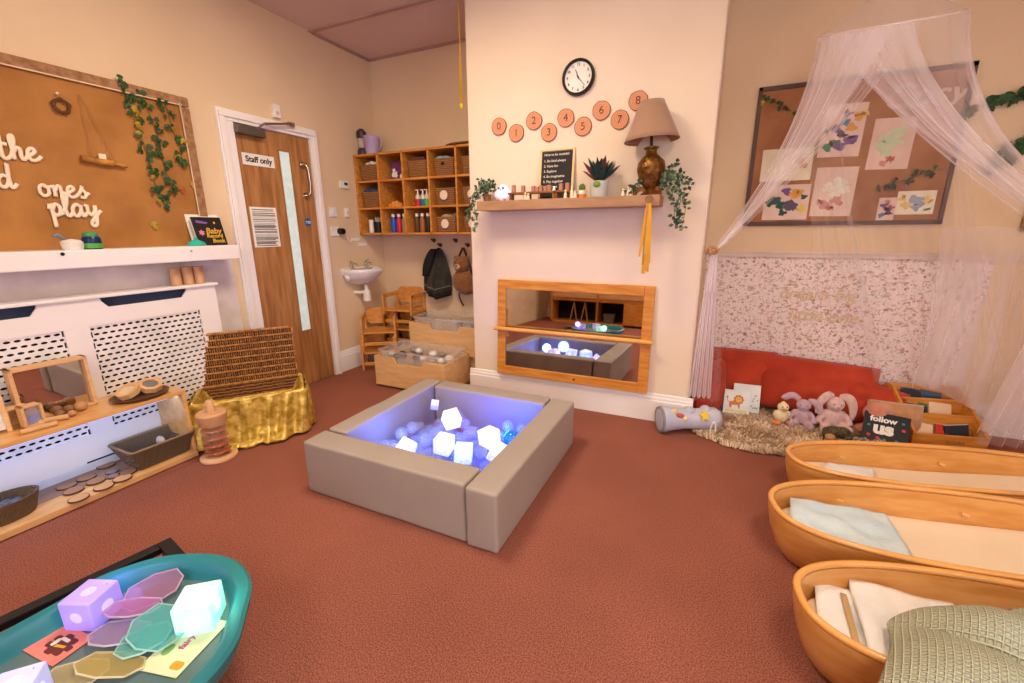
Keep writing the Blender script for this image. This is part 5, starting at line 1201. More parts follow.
sheet(.475,1.268,.668,1.53,'pale painting with white and dusty pink blobs in the lower middle of the pinboard',PNK,[('wh',.2,.35,.034),('wh',-.2,.2,.03),('wh',.45,.1,.026),('wh',.1,-.1,.026),('pk',.2,-.35,.026),('re',.35,-.45,.014),('pk',-.3,-.55,.024),('pk',-.6,-.4,.014),('re',-.1,-.65,.014)],.02,4)
sheet(.70,1.505,.88,1.758,'pale painting with mint green marks right of the middle on the pinboard',PNK,[('mi',-.2,.2,.034),('mi',.1,.35,.03),('mi',.3,.5,.022),('mi',-.45,-.1,.026),('mi',.2,.05,.026),('mi',-.2,-.3,.022),('re',.1,-.6,.016),('pk',-.2,-.75,.016)],.03,5)
sheet(.785,1.242,.86,1.36,'small purple and red painting beside the cream one at the lower right of the pinboard',PNK,[('pu',-.3,.3,.014),('re',.4,.1,.014),('pu',.3,-.3,.014),('bl',-.5,-.6,.013),('dk',.0,.0,.01),('pk',.0,.6,.012)],.0,6)
sheet(.86,1.27,1.02,1.39,'small cream painting with blue swirls at the lower right of the pinboard',CRP,[('lb',-.1,.3,.022),('lb',.25,.1,.024),('ye',.6,.2,.018),('ye',-.5,-.2,.02),('lb',.1,-.4,.018),('ye',-.7,.4,.014),('wh',.6,-.5,.016)],.0,7,dy=.003)
garland('ivy_garland','ivy strand in the top left corner of the right pinboard',(.0,YB-.022,0),0,[(.18,0,1.98),(.22,0,1.965),(.27,0,1.93),(.32,0,1.90),(.34,0,1.88)],15,.022,12)
garland('ivy_garland','dark ivy strand across the right part of the pinboard behind the net',(.0,YB-.022,0),0,[(.84,0,1.43),(.90,0,1.45),(.96,0,1.47),(1.03,0,1.50),(1.10,0,1.515)],22,.022,13)
# lettering on the board top right
text('Cosy',.17,mat('faint_white_script',(208,184,168),.6),pr,(.30,-.019,.27),shear=.3,bold=.002)
# far right pinboard and ivy
pf = thing('pinboard','second brown pinboard cut by the right edge of the photo','pinboard',(1.92,YB,1.60))
MB().span((-.42,-.016,-.40),(.42,0,.40)).build('board',mat('orange_board',(178,112,50),.9,col2=(150,90,40),scale=5,bump=.3,bscale=200),pf)
mb=MB(); mb.span((-.44,-.026,-.42),(-.415,0,.42)); mb.span((.415,-.026,-.42),(.44,0,.42)); mb.span((-.44,-.026,.395),(.44,0,.42)); mb.span((-.44,-.026,-.42),(.44,0,-.395)); mb.build('frame',HESSF,pf,bev=.003)
garland('ivy_garland','ivy trail on the bare wall right of the dark framed pinboard',(.0,YB-.022,0),0,[(1.16,0,1.80),(1.22,0,1.83),(1.28,0,1.83),(1.33,0,1.85),(1.40,0,1.87),(1.48,0,1.88),(1.6,0,1.93)],34,.036,14,spread=.03,mats=[LEAF,LEAF])
garland('ivy_garland','ivy cluster low on the left frame of the second right pinboard',(.0,YB-.03,0),0,[(1.27,0,1.50),(1.32,0,1.55),(1.36,0,1.60),(1.40,0,1.66),(1.48,0,1.72)],30,.036,15,spread=.035,mats=[LEAF,LEAF])

# ------------------------------------------------------------------ cushions, rug, soft toys, crate
RUST = mat('rust_velvet',(184,62,34),.85,col2=(158,46,24),scale=5,sheen=.1,bump=.15,bscale=30)
def cushion(label,w,h,t,loc,rot,seed):
    root=thing('rust_cushion',label,'cushion',loc,rot,'rust red cushions in the reading corner')
    pillow(w,h,t,22,.05,.006,seed).build('cover',RUST,root,smooth=True)
    P=[]; 
    for i in range(64):
        a=2*PI*i/64; c_,s__=math.cos(a),math.sin(a); k=(abs(c_)**7+abs(s__)**7)**(-1/7); P.append((c_*k*w/2*.975,0,s__*k*h/2*.975))
    MB().tube(P,.0055,6,closed=True).build('piping',mat('dark_rust',(140,30,18),.8),root,smooth=True)
cushion('rust red cushion standing side on against the chimney side',.34,.36,.13,(.05,2.98,.19),(R(-4),R(4),R(66)),1)
cushion('rust red cushion behind the white picture books, second from the left',.42,.38,.15,(.24,3.22,.215),(R(-12),0,R(0)),2)
cushion('long rust red cushion behind the plush rabbits',.66,.36,.18,(.66,3.20,.205),(R(-14),R(3),0),3)
cushion('rust red cushion end slumping behind the round brown cushion',.36,.28,.16,(.93,3.17,.15),(R(-14),R(14),R(-8)),4)
rg = thing('shaggy_rug','shaggy beige sheepskin rug on the carpet in front of the rust cushions','rug',(.5,2.8,0))
RUGM=[mat('rug_beige',(226,200,168),.95),mat('rug_brown',(190,156,124),.95),mat('rug_cream',(240,222,196),.95)]
def rug_in(x,y):
    e=noise.noise(Vector((x*5,y*5,2)))*.05
    return (x-.5)**4/(.53**4)+(y-2.87)**4/(.36**4)<1+e*4 and not (x>.36 and y<2.50+ (x-.36)*.33)
mb=MB(); N_=44
G={}
for i in range(N_+1):
    for j in range(N_+1):
        x=-.06+1.2*i/N_; y=2.45+.86*j/N_
        if rug_in(x,y): G[(i,j)]=mb.v((x-.5,y-2.8,.012+.012*noise.noise(Vector((x*20,y*20,0)))))
for (i,j),v in G.items():
    q=[G.get((i+1,j)),G.get((i+1,j+1)),G.get((i,j+1))]
    if all(q): mb._f((v,q[0],q[1],q[2]))
mb.build('backing',RUGM[1],rg,smooth=True)
g=random.Random(8); mb=MB()
for k in range(15000):
    x=g.uniform(-.08,1.12); y=g.uniform(2.43,3.3)
    if not rug_in(x,y): continue
    a=noise.noise(Vector((x*7,y*7,5)))*6+g.uniform(-.7,.7); l=g.uniform(.022,.045); w=.0024
    d=Vector((math.cos(a),math.sin(a),0)); s=Vector((-d.y,d.x,0)); p=Vector((x-.5,y-2.8,.008)); q=p+d*l*.6+Vector((0,0,g.uniform(.014,.03))); e=p+d*l*1.2+Vector((0,0,g.uniform(.006,.022)))
    nv=noise.noise(Vector((x*9,y*9,1))); mb.mi=0 if g.random()<.5 else (1 if nv+g.uniform(-.3,.3)>.0 else 2)
    A=[mb.v(p-s*w),mb.v(p+s*w),mb.v(q+s*w),mb.v(q-s*w)]; mb._f(A); mb._f((A[3],A[2],mb.v(e)))
o=mb.build('pile',RUGM,rg,fix=False); o['kind']='stuff'
# picture books
def whitebook(label,loc,rot,w,h,fn):
    t=thing('picture_book',label,'book',loc,rot); MB().box((0,0,h/2),(w,.01,h),bev=.002).build('cover',mat('book_white',(236,240,238),.5),t); MB().box((.002,.004,h/2),(w-.006,.006,h-.006)).build('pages',PAPER,t); fn(t,w,h)
def lion(t,w,h):
    M=Matrix.Translation((0,-.0052,h*.47))@MX; O=mat('lion_orange',(214,130,60),.6); Yl=mat('lion_yellow',(238,190,110),.6)
    mb=MB(); mb.prism([(.03*(1+.1*math.cos(9*a))*math.cos(a)+.01,.03*(1+.1*math.cos(9*a))*math.sin(a)+.022) for a in [2*PI*i/36 for i in range(36)]],0,.001,M); mb.prism([(-.045,-.01),(-.04,.006),(-.0,.012),(.02,.0),(.02,-.035),(.012,-.035),(.008,-.014),(-.028,-.016),(-.03,-.035),(-.04,-.035)],0,.0008,M); mb.tube([M@Vector(p) for p in ((-.042,0,.001),(-.056,.01,.001),(-.058,.03,.001))],.002,5); mb.ball(M@Vector((-.058,.033,.001)),(.006,.001,.007)); mb.build('lion_print',O,t)
    mb=MB(); mb.cyl(M@Vector((.01,.022,0)),M@Vector((.01,.022,.0016)),.018,n=24); mb.build('lion_face',Yl,t)
    mb=MB(); [mb.cyl(M@Vector((.01+a,.026,0)),M@Vector((.01+a,.026,.002)),.0022,n=8) for a in (-.006,.006)]; mb.build('eyes',BLACK,t)
    MB().prism([(-.06,-.05),(-.04,-.044),(-.0,-.048),(.05,-.042),(.065,-.05),(.06,-.062),(-.06,-.062)],0,.0008,M).build('ground_print',mat('pale_yellow_print',(240,220,150),.6),t)
whitebook('white picture book with an orange lion cover leaning on the rust cushions',(.225,3.0,.025),(R(-16),R(2),R(6)),.155,.155,lion)
def dots(t,w,h):
    g=random.Random(5); mb=MB()
    for k in range(14): x=g.uniform(.0,.07); z=g.uniform(.02,.12); mb.cyl((x,-.0052,z),(x,-.0058,z),.006,n=8)
    mb.build('grey_print',mat('soft_grey_print',(176,190,190),.6),t)
whitebook('white picture book with pale grey print partly hidden behind the lion book',(.285,3.055,.025),(R(-18),0,R(3)),.16,.185,dots)
# plush toys
def plush(c,nm,c2=None): return mat(nm,c,.95,col2=c2 or tuple(int(v*.9) for v in c),scale=30,sheen=.5,bump=.4,bscale=120)
dk=thing('plush_duck','small cream plush duck with orange beak and feet on the rug','plush toy',(.475,2.955,.03),R(12))
mb=MB(); mb.ball((0,0,.045),(.038,.033,.045)); mb.ball((0,-.004,.105),(.032,.03,.03)); mb.ball((-.036,0,.055),(.012,.016,.026)); mb.ball((.036,0,.055),(.012,.016,.026)); mb.ball((.0,.0,.13),(.012,.012,.012)); blob(mb,.005,'body',plush((238,222,180),'plush_cream'),dk)
MB().ball((0,-.036,.102),(.013,.014,.006)).build('beak',plush((230,130,30),'plush_orange'),dk,smooth=True)
mb=MB(); mb.ball((-.035,-.035,.012),(.024,.026,.012)); mb.ball((.045,-.03,.014),(.026,.024,.013)); mb.build('feet',MATS['plush_orange'],dk,smooth=True)
mb=MB(); mb.ball((-.012,-.031,.114),.0035,n=8); mb.ball((.012,-.031,.114),.0035,n=8); mb.build('eyes',BLACK,dk,smooth=True)
def rabbit(label,loc,rz,s,m,m2,earL,earR):
    t=thing('plush_rabbit',label,'plush toy',loc,rz); t.scale=(s,s,s)
    mb=MB(); mb.ball((0,0,.07),(.055,.05,.07)); mb.ball((0,-.012,.165),(.05,.045,.045)); mb.ball((0,-.045,.155),(.024,.02,.02)); mb.cyl((0,0,.11),(0,-.005,.14),.03)
    mb.tube(cat_rom([(-.04,-.005,.11),(-.07,-.03,.08),(-.085,-.05,.045)],4),[.019]*8+[.022],8); mb.tube(cat_rom([(.04,-.005,.11),(.07,-.03,.08),(.08,-.05,.045)],4),[.019]*8+[.022],8)
    mb.tube(cat_rom([(-.03,-.01,.03),(-.05,-.06,.022),(-.06,-.10,.022)],4),[.026]*9,8); mb.tube(cat_rom([(.03,-.01,.03),(.05,-.06,.022),(.06,-.10,.022)],4),[.026]*9,8); mb.ball((-.06,-.105,.03),(.024,.018,.032)); mb.ball((.06,-.105,.03),(.024,.018,.032))
    blob(mb,.007,'body',m,t)
    for e in (earL,earR):
        P=cat_rom(e,5); n=len(P); mb=MB(); mb.tube(P,[.010+.016*math.sin(PI*min(1,i/n+.12))**.7 for i in range(n)],10,flat=(1,.55,1)); mb.build('ear',m,t,smooth=True)
    mb=MB(); mb.ball((-.018,-.05,.172),.0045,n=8); mb.ball((.018,-.05,.172),.0045,n=8); mb.build('eyes',BLACK,t,smooth=True)
    MB().ball((0,-.064,.16),(.006,.004,.004)).build('nose',m2,t,smooth=True)
LIL=plush((196,164,176),'plush_lilac'); PKP=plush((222,184,180),'plush_pink'); NZ=mat('nose_pink',(190,120,120),.7)
rabbit('smaller lilac plush rabbit sitting next to the plush duck',(.585,2.985,.025),R(-8),.80,LIL,NZ,[(-.03,0,.20),(-.08,-.0,.225),(-.13,-.01,.20),(-.14,-.01,.19)],[(.03,0,.20),(.07,-.02,.20),(.10,-.03,.16),(.10,-.035,.12)])
rabbit('larger pink plush rabbit with long drooping ears in the middle of the reading corner',(.74,3.00,.025),R(6),.98,PKP,NZ,[(-.02,0,.205),(-.05,-.02,.215),(-.085,-.03,.17),(-.095,-.035,.10)],[(.025,0,.205),(.06,-.02,.21),(.085,-.03,.16),(.09,-.035,.08)])
tu=thing('plush_tortoise','dark mottled plush toy lying in front of the pink rabbit','plush toy',(.745,2.865,.025),R(4))
MOT=mat('mottled_dark',(70,66,50),.9); mixramp(MOT,'vor',60,[(.2,(40,38,30)),(.45,(110,96,70)),(.7,(60,60,44))],bump=.4)
mb=MB(); mb.ball((0,0,.035),(.075,.045,.032)); mb.ball((.08,-.01,.025),(.025,.02,.018)); mb.ball((-.06,-.03,.014),(.02,.016,.014)); mb.ball((.05,-.035,.014),(.02,.016,.014)); blob(mb,.006,'body',MOT,tu,noise_amt=.004)
o=MB().ball((0,0,.022),(.026,.022,.02)).build('wooden_ball',mat('tan_ball',(200,150,106),.6),smooth=True,loc=(.70,2.80,.025)); tag(o,'tan rounded wooden ball in front of the dark mottled plush toy','ball')
tw2=thing('wicker_twist','brown woven twig bundle between the rabbit and the pink toy','basket',(.86,2.90,.025))
mb=MB()
for k in range(7): mb.tube([( .05*math.cos(a+k)*(1-.08*k),.03*math.sin(a+k*.6),.02+.012*math.sin(a*2+k)+.003*k) for a in [2*PI*i/20 for i in range(20)]],.004,5,closed=True)
mb.build('twigs',mat('twig_mix',(150,110,72),.8,col2=(96,64,40),scale=40),tw2)
po=thing('plush_octopus','round pink plush toy with short legs beside the black book','plush toy',(.945,2.98,.025))
mb=MB(); mb.ball((.0,.01,.135),(.068,.06,.062)); mb.ball((0,0,.06),(.055,.05,.05))
for k in range(8): a=2*PI*k/8; mb.tube([(.03*math.cos(a),.03*math.sin(a),.06),(.08*math.cos(a),.06*math.sin(a),.026),(.10*math.cos(a),.085*math.sin(a),.022)],[.024,.022,.018],8)
blob(mb,.007,'body',plush((206,130,106),'plush_coral'),po)
mb=MB(); mb.ball((-.02,-.05,.05),.006,n=8); mb.ball((.02,-.05,.05),.006,n=8); mb.build('eyes',BLACK,po,smooth=True)
gr_=thing('silver_scarf','crumpled silvery grey beaded cloth in front of the pink plush toy','cloth',(.89,2.80,.025))
SIL=mat('silver_bead',(150,142,134),.4); mixramp(SIL,'vor',90,[(.2,(210,204,196)),(.6,(96,90,84))],bump=.6)
mb=MB(); g=random.Random(4)
for k in range(12): mb.ball((g.uniform(-.07,.06),g.uniform(-.03,.04),.018+g.uniform(0,.014)),(.03,.022,.016),Euler((0,0,g.uniform(0,3))),10)
blob(mb,.006,'cloth',SIL,gr_,smoothit=1,noise_amt=.006,nscale=80)
bc=thing('round_cushion','plump tan brown round cushion behind the black book','cushion',(1.04,3.045,.12),(R(-12),0,0))
TAN=plush((196,142,98),'plush_tan'); pillow(.26,.20,.13,18,.12,.004,9).build('cover',TAN,bc,smooth=True); MB().ball((0,-.062,0),(.008,.004,.008)).build('button',TAN,bc,smooth=True)
fb=thing('board_book','black board book with bold white words leaning beside the wooden book box','book',(.95,2.83,.05),(R(-44),R(0),R(-14)))
MB().box((0,0,.085),(.20,.016,.18),bev=.003).build('cover',mat('near_black_cover',(28,30,38),.4),fb); MB().box((0,.004,.085),(.187,.008,.165)).build('pages',PAPER,fb)
text('follow',.046,PAPER,fb,(-.015,-.0088,.132),bold=.0016); text('us',.10,PAPER,fb,(-.01,-.0088,.078),bold=.005)
mb=MB()
for x,z in ((-.07,.03),(-.03,.02),(.075,.09)): mb.cyl((x,-.008,z),(x,-.0088,z),.009,n=12)
mb.build('red_dots',mat('red_print',(210,60,50),.6),fb)
mb=MB()
for x,z in ((.07,.13),(.05,.02),(-.075,.09),(.0,.015)): mb.cyl((x,-.008,z),(x,-.0088,z),.007,n=12)
mb.build('teal_dots',mat('teal_print',(60,140,140),.6),fb)
# padded fabric tube toy
ft=thing('fabric_tube_toy','pale blue grey padded fabric tube with yellow star and white ring on the carpet','toy',(-.045,2.665,.08),(0,0,R(26)))
ft.scale=(1.05,1.2,1.2)
BG=mat('blue_grey_fabric',(196,198,216),.85,col2=(180,184,206),scale=10,bump=.2)
mb=MB(); MXr=Matrix.Rotation(PI/2,4,'Y')
mb.lathe([(.0,-.17),(.05,-.175),(.062,-.17),(.066,-.15),(.056,-.10),(.05,-.03),(.052,.05),(.058,.10),(.056,.15),(.04,.175),(0,.18)],M=MXr,n=28,sx=1,sy=1); mb.build('tube',BG,ft,smooth=True)
MB().lathe([(.045,-.172),(.064,-.176),(.068,-.165),(.060,-.158),(.046,-.162)],M=MXr,n=28,close=True).build('padded_rim',mat('rim_grey',(150,150,156),.8),ft,smooth=True)
MB().prism(star_pts(.032,.017),.046,.060,Matrix.Translation((.06,-.008,.012))@Matrix.Rotation(R(60),4,'X')).build('yellow_star',mat('star_yellow',(236,206,60),.7),ft,bev=.004)
mb=MB(); mb.ball((-.07,-.035,.032),(.03,.014,.014),Euler((0,.3,.2))); mb.build('red_patch',mat('patch_red',(206,100,90),.8),ft,smooth=True)
mb=MB(); mb.ball((-.045,-.045,.02),(.016,.012,.012)); mb.ball((-.10,-.02,.05),(.02,.012,.014)); mb.build('yellow_patch',mat('patch_yellow',(236,210,150),.8),ft,smooth=True)
MB().tube([(.115+.014*math.cos(a),-.055,-.03+.034*math.sin(a)) for a in [2*PI*i/20 for i in range(20)]],.0055,8,closed=True).build('white_ring',PLAST,ft,smooth=True)
mb=MB(); mb.ball((.09,-.0,.05),(.03,.03,.02)); mb.ball((.0,.0,.045),(.03,.03,.02)); mb.build('puffy_top',BG,ft,smooth=True)
# tiered wooden book box
kb=thing('book_box','tiered honey wooden book box with open compartments in the right corner','book box',(1.235,3.07,0),R(12)); kb.scale=(.88,.88,.88)
mb=MB(); mb.span((-.19,-.15,.02),(.19,-.135,.12)); mb.build('front_panel',HONEY,kb,bev=.003)
mb=MB(); mb.span((-.19,-.03,.02),(.19,-.015,.21)); mb.build('middle_panel',HONEY,kb,bev=.003)
mb=MB(); mb.span((-.19,.09,.02),(.19,.105,.27)); mb.span((-.19,.20,.02),(.19,.215,.33)); mb.build('back_panel',HONEY,kb,bev=.003)
for s in (-1,1):
    MB().prism([(-.15,.0),(.215,.0),(.215,.33),(.15,.335),(.0,.235),(-.15,.125)],s*.19-.008,s*.19+.008,Matrix(((0,0,1,0),(1,0,0,0),(0,1,0,0),(0,0,0,1)))).build('side_panel',HONEY,kb,bev=.002)
MB().span((-.19,-.15,.01),(.19,.21,.02)).build('base_panel',HONEY,kb)
text('books',.04,mat('engraved',(150,96,44),.7),kb,(.03,-.1508,.075))
cc=[(60,150,110),(200,50,40),(40,46,60),(236,200,160),(70,120,60),(30,80,110)]
q=Matrix.Rotation(R(12),4,'Z')
for k,(x,y,z,c,rx) in enumerate(((-.11,-.085,.055,3,8),(-.03,-.07,.06,0,12),(.03,-.08,.05,1,6),(.09,-.075,.055,2,-8),(-.09,.03,.14,2,10),(-.02,.04,.145,4,14),(.05,.045,.15,3,4),(-.06,.15,.21,2,8),(.05,.15,.20,5,10))):
    p=q@Vector((x,y,z))*.88; t=thing('small_book','%s small book standing in the %s compartment of the book box'%(['green','red','dark','cream','leaf green','blue'][c],['front','middle','back'][0 if k<4 else (1 if k<7 else 2)]),'book',(1.235+p.x,3.07+p.y,p.z),(R(-20-rx),R(rx),R(12)))
    MB().box((0,0,.03),(.11,.012,.12),bev=.002).build('cover',mat('cover_%d'%c,cc[c],.5),t); MB().box((0,.002,.031),(.108,.006,.121)).build('pages',PAPER,t)

# ------------------------------------------------------------------ wooden rest cots
CREM=mat('cream_mattress',(240,222,196),.8,col2=(234,214,186),scale=5,bump=.1)
def cot(label,cx,cy,deg,a,b,hz=.2,extra_clip=True):
    t=thing('wooden_cot',label,'cot',(cx,cy,0),R(deg),'oval wooden cots in a row')
    def el(k,z,n=96):
        out=[]
        for i in range(n):
            th=2*PI*i/n; c_=math.cos(th); s_2=math.sin(th); e=2/2.5
            out.append(Vector((math.copysign(abs(c_)**e,c_)*(a-k), math.copysign(abs(s_2)**e,s_2)*(b-k), z)))
        return out
    mb=MB(); rings=[[mb.v(p) for p in el(k,z)] for k,z in ((.060,.004),(.040,.03),(.020,.09),(.008,.15),(.004,hz-.012),(.022,hz-.012),(.026,.15),(.038,.09),(.056,.035),(.075,.028))]
    for x,y in zip(rings,rings[1:]): mb.bridge(x,y)
    mb._f(rings[0][::-1]); mb._f(rings[-1]); mb.build('shell',COTW,t,smooth='auto')
    mb=MB(); mb.tube(el(.012,hz-.003),.0105,8,closed=True); mb.build('rim',mat('cot_rim_wood',(232,168,92),.3,coat=.4),t,smooth=True)
    mb=MB(); E_=el(.042,0); ms=(1,1,.97,.92,.8,.6,.4,.2,.02)
    def mz(p,i): return (.045,.125,.138,.142,.142,.142,.142,.142,.142)[i]-.055*(1-min(1,(p.x/a)**2*1.15))*(1 if i else .3)
    R_=[[mb.v(Vector((p.x*k,p.y*k,mz(p*k,i)))) for p in E_] for i,k in enumerate(ms)]
    for x,y in zip(R_,R_[1:]): mb.bridge(x,y)
    mb._f(R_[-1]); mb._f(R_[0][::-1]); mb.build('mattress',CREM,t,smooth='auto')
    for dx in (-.30,.12):
        MB().box((dx*a/.62,b-.045,.125),(.025,.01,.012),bev=.003,rot=Euler((0,R(20),0))).build('peg',mat('peg_pale',(240,190,120),.5),t)
    return t
cot('oval wooden cot nearest the reading corner, with a plain white cloth',.99,2.31,15.5,.62,.20)
cot('middle wooden oval cot holding a pale blue folded muslin',.90,1.825,11.5,.63,.245)
cot('nearest wooden oval cot, partly covered by the green blanket',.925,1.335,8,.63,.232)
COTS={1:(.99,2.31,15.5,.62),2:(.90,1.825,11.5,.63),3:(.925,1.335,8,.63)}
def cotz(k,x,y):
    cx,cy,d,a=COTS[k]; q=(x-cx)*math.cos(R(d))+(y-cy)*math.sin(R(d)); return .142-.055*(1-min(1,(q/a)**2*1.15))
def cloth_flat(label,name,m,quad,z,seed,fold=.004,th=.008,cat='cloth',k=3):
    mb=MB(); A,B,C,D=[Vector((x,y,0)) for x,y in quad]
    def fn(u,v):
        p=A.lerp(B,u).lerp(D.lerp(C,u),v); e=min(u,1-u,v,1-v)
        return Vector((p.x,p.y,cotz(k,p.x,p.y)+z+fold*noise.noise(Vector((p.x*14+seed,p.y*14,0)))*2+.004*min(1,e*14)))
    mb.grid(fn,30,20); o=mb.build(name,m,smooth=True,solid=th); return tag(o,label,cat)
WCL=mat('white_muslin',(236,234,232),.9,col2=(226,226,228),scale=8,bump=.25,bscale=90)
BMU=mat('pale_blue_muslin',(206,222,228),.9,col2=(192,212,222),scale=8,bump=.35,bscale=110)
cloth_flat('plain white cloth spread on the mattress of the farthest cot','folded_cloth',WCL,((.50,2.07),(.73,2.10),(.77,2.35),(.58,2.29)),.012,1,k=1)
cloth_flat('pale blue muslin folded at the head of the middle cot','folded_muslin',BMU,((.345,1.65),(.70,1.60),(.70,1.93),(.37,1.84)),.026,2,.006,.022,k=2)
cloth_flat('white muslin folded at the head of the nearest cot','folded_muslin',WCL,((.455,1.14),(.80,1.14),(.74,1.49),(.475,1.44)),.026,3,.006,.02)
o=cloth_flat('narrow beige strap lying beside the white muslin in the nearest cot','cot_strap',mat('beige_strap',(196,160,112),.8),((.428,1.15),(.442,1.15),(.456,1.38),(.442,1.38)),.018,4,.001,.003,'strap')
cloth_flat('white sheet under the muslin in the nearest cot','cot_sheet',WCL,((.355,1.19),(.95,1.16),(.95,1.50),(.38,1.41)),.008,5,.003,.003,'sheet')
# sage waffle blanket draped over the nearest cot
SGE=mat('sage_waffle',(182,188,156),.9)
def waffle(m):
    nt=m.node_tree;N=nt.nodes;L=nt.links;b=N['Principled BSDF'];tc=N.new('ShaderNodeTexCoord');bk_=N.new('ShaderNodeTexBrick'); bk_.offset=0.0
    mp=N.new('ShaderNodeMapping'); mp.inputs['Rotation'].default_value=(0,0,R(18)); L.new(tc.outputs['Object'],mp.inputs[0]); L.new(mp.outputs[0],bk_.inputs['Vector'])
    bk_.inputs['Scale'].default_value=1; bk_.inputs['Brick Width'].default_value=.0125; bk_.inputs['Row Height'].default_value=.0105; bk_.inputs['Mortar Size'].default_value=.0032; bk_.inputs['Mortar Smooth'].default_value=1.0
    bk_.inputs['Color1'].default_value=lin((168,172,148)); bk_.inputs['Color2'].default_value=lin((176,180,156)); bk_.inputs['Mortar'].default_value=lin((208,210,186))
    L.new(bk_.outputs['Color'],b.inputs['Base Color']); bp=N.new('ShaderNodeBump'); bp.inputs['Strength'].default_value=1; bp.inputs['Distance'].default_value=.006; L.new(bk_.outputs['Fac'],bp.inputs['Height']); L.new(bp.outputs[0],b.inputs['Normal'])
waffle(SGE)
def blanket(u,v):
    # u: left -> right, v: far -> near ; thick folded heap resting on the cot
    x=.49+.86*u-.16*v*(1-u)**1.5+.025*math.sin(v*6+1)*(1-u); y=1.245+.32*u**.7-.62*v
    yc=1.335+(x-.925)*.14; near=yc-.235
    z=.205+.045*u**.7
    if y<near:
        d=near-y; z=z-min(.20,d*d*2.2+d*.10)
    fold=.5+.5*math.sin((y*1.0+x*.55)*19+1.5*math.sin(x*5)); fold2=.5+.5*math.sin((x*1.1-y*.5)*15+.8)
    z+=.085*abs(math.sin((x*.9+y*1.15)*9.5+.9*math.sin(x*4)))**.6*min(1,.2+v*3)*min(1,.25+u*3)+.022*fold2*min(1,v*5)+.020*noise.noise(Vector((x*5,y*5,3)))
    e=min(u*9,v*9,1); z-=.018*(1-e)**2
    return Vector((x,y,max(.012,z)))
o=MB().grid(blanket,110,80).build('waffle_blanket',SGE,smooth=True,solid=.010); tag(o,'sage green waffle blanket draped over the nearest cot at the photo corner','blanket')

# ------------------------------------------------------------------ net canopy
def gauze(name,dens,col=(255,250,255)):
    m=bpy.data.materials.new(name); m.use_nodes=True; nt=m.node_tree; N=nt.nodes; L=nt.links; N.clear()
    out=N.new('ShaderNodeOutputMaterial'); tr=N.new('ShaderNodeBsdfTransparent'); df=N.new('ShaderNodeBsdfDiffuse'); tl_=N.new('ShaderNodeBsdfTranslucent'); ad=N.new('ShaderNodeMixShader'); mx=N.new('ShaderNodeMixShader')
    df.inputs[0].default_value=lin(col); tl_.inputs[0].default_value=lin(col); ad.inputs[0].default_value=.55
    L.new(df.outputs[0],ad.inputs[1]); L.new(tl_.outputs[0],ad.inputs[2])
    lw=N.new('ShaderNodeLayerWeight'); lw.inputs['Blend'].default_value=.35
    mr2=N.new('ShaderNodeMapRange'); mr2.inputs['To Min'].default_value=dens; mr2.inputs['To Max'].default_value=min(1,dens*3.6)
    L.new(lw.outputs['Facing'],mr2.inputs['Value']); L.new(mr2.outputs[0],mx.inputs[0]); L.new(tr.outputs[0],mx.inputs[1]); L.new(ad.outputs[0],mx.inputs[2]); L.new(mx.outputs[0],out.inputs[0])
    return m
GZ=gauze('white_net',.15); GZL=gauze('white_net_thin',.075); GZD=gauze('white_net_gathered',.36)
HC=Vector((.635,2.86,2.125)); HR=.275
TL=Matrix.Translation(HC)@Matrix.Rotation(R(-1),4,'Y')@Matrix.Rotation(R(18),4,'X')
def hoop(a): return TL@Vector((math.cos(a)*HR,math.sin(a)*HR,0))
cn=thing('net_canopy','white net bed canopy hung from a hoop over the reading corner with two swept drapes','canopy',(0,0,0))
AP=Vector((.66,2.87,2.36))
MB().tube([hoop(2*PI*i/48) for i in range(48)],.004,6,closed=True).build('hoop',mat('hoop_white',(240,224,214),.5),cn,smooth=True)
MB().tube([AP,(.66,2.87,2.5),(.66,2.87,ZC)],.002,5).build('hanging_cord',PLAST,cn)
MB().cyl((.66,2.87,ZC),(.66,2.87,ZC-.02),.012,n=12).build('ceiling_hook',CHROME,cn)
MB().grid(lambda u,v: AP.lerp(hoop(2*PI*u),v)+Vector((0,0,-.02*math.sin(PI*v)))+Vector((math.cos(2*PI*u*14),math.sin(2*PI*u*14),0))*.003*v,170,8,cu=True).build('top_net',GZL,cn,smooth=True,fix=False)
def bez(p0,p1,p2,t): return p0*(1-t)**2+p1*2*t*(1-t)+p2*t*t
def drape(name,m,a0,a1,tie,mid,spread,nf,seed,nu=170,nv=44,side=Vector((.3,.95,0)),amp=.022):
    def fn(u,v):
        p0=hoop(a0+(a1-a0)*u); s=(u-.5)
        T=Vector(tie)+Vector(spread)*s; Mm=p0.lerp(Vector(mid),.62)+Vector((0,0,-.06))
        p=bez(p0,Mm,T,v); w=math.sin(u*nf*PI+1.5*math.sin(u*13+seed)); 
        return p+side*(w*amp*math.sin(PI*min(1,v*1.1+.04))*(1-.55*v))+Vector((0,0,.008*math.sin(u*nf*2.3)*v))
    return MB().grid(fn,nu,nv).build(name,m,cn,smooth=True,fix=False)
# swept to the tieback on the chimney side
drape('left_drape',GZ,R(150),R(285),(-.005,2.70,1.075),(.35,2.72,1.42),(.10,.02,.085),17,1,side=Vector((.45,.5,.5)))
drape('left_drape_gather',GZD,R(195),R(262),(-.005,2.70,1.075),(.36,2.72,1.40),(.03,.01,.045),9,4,side=Vector((.3,.4,.6)),amp=.014)
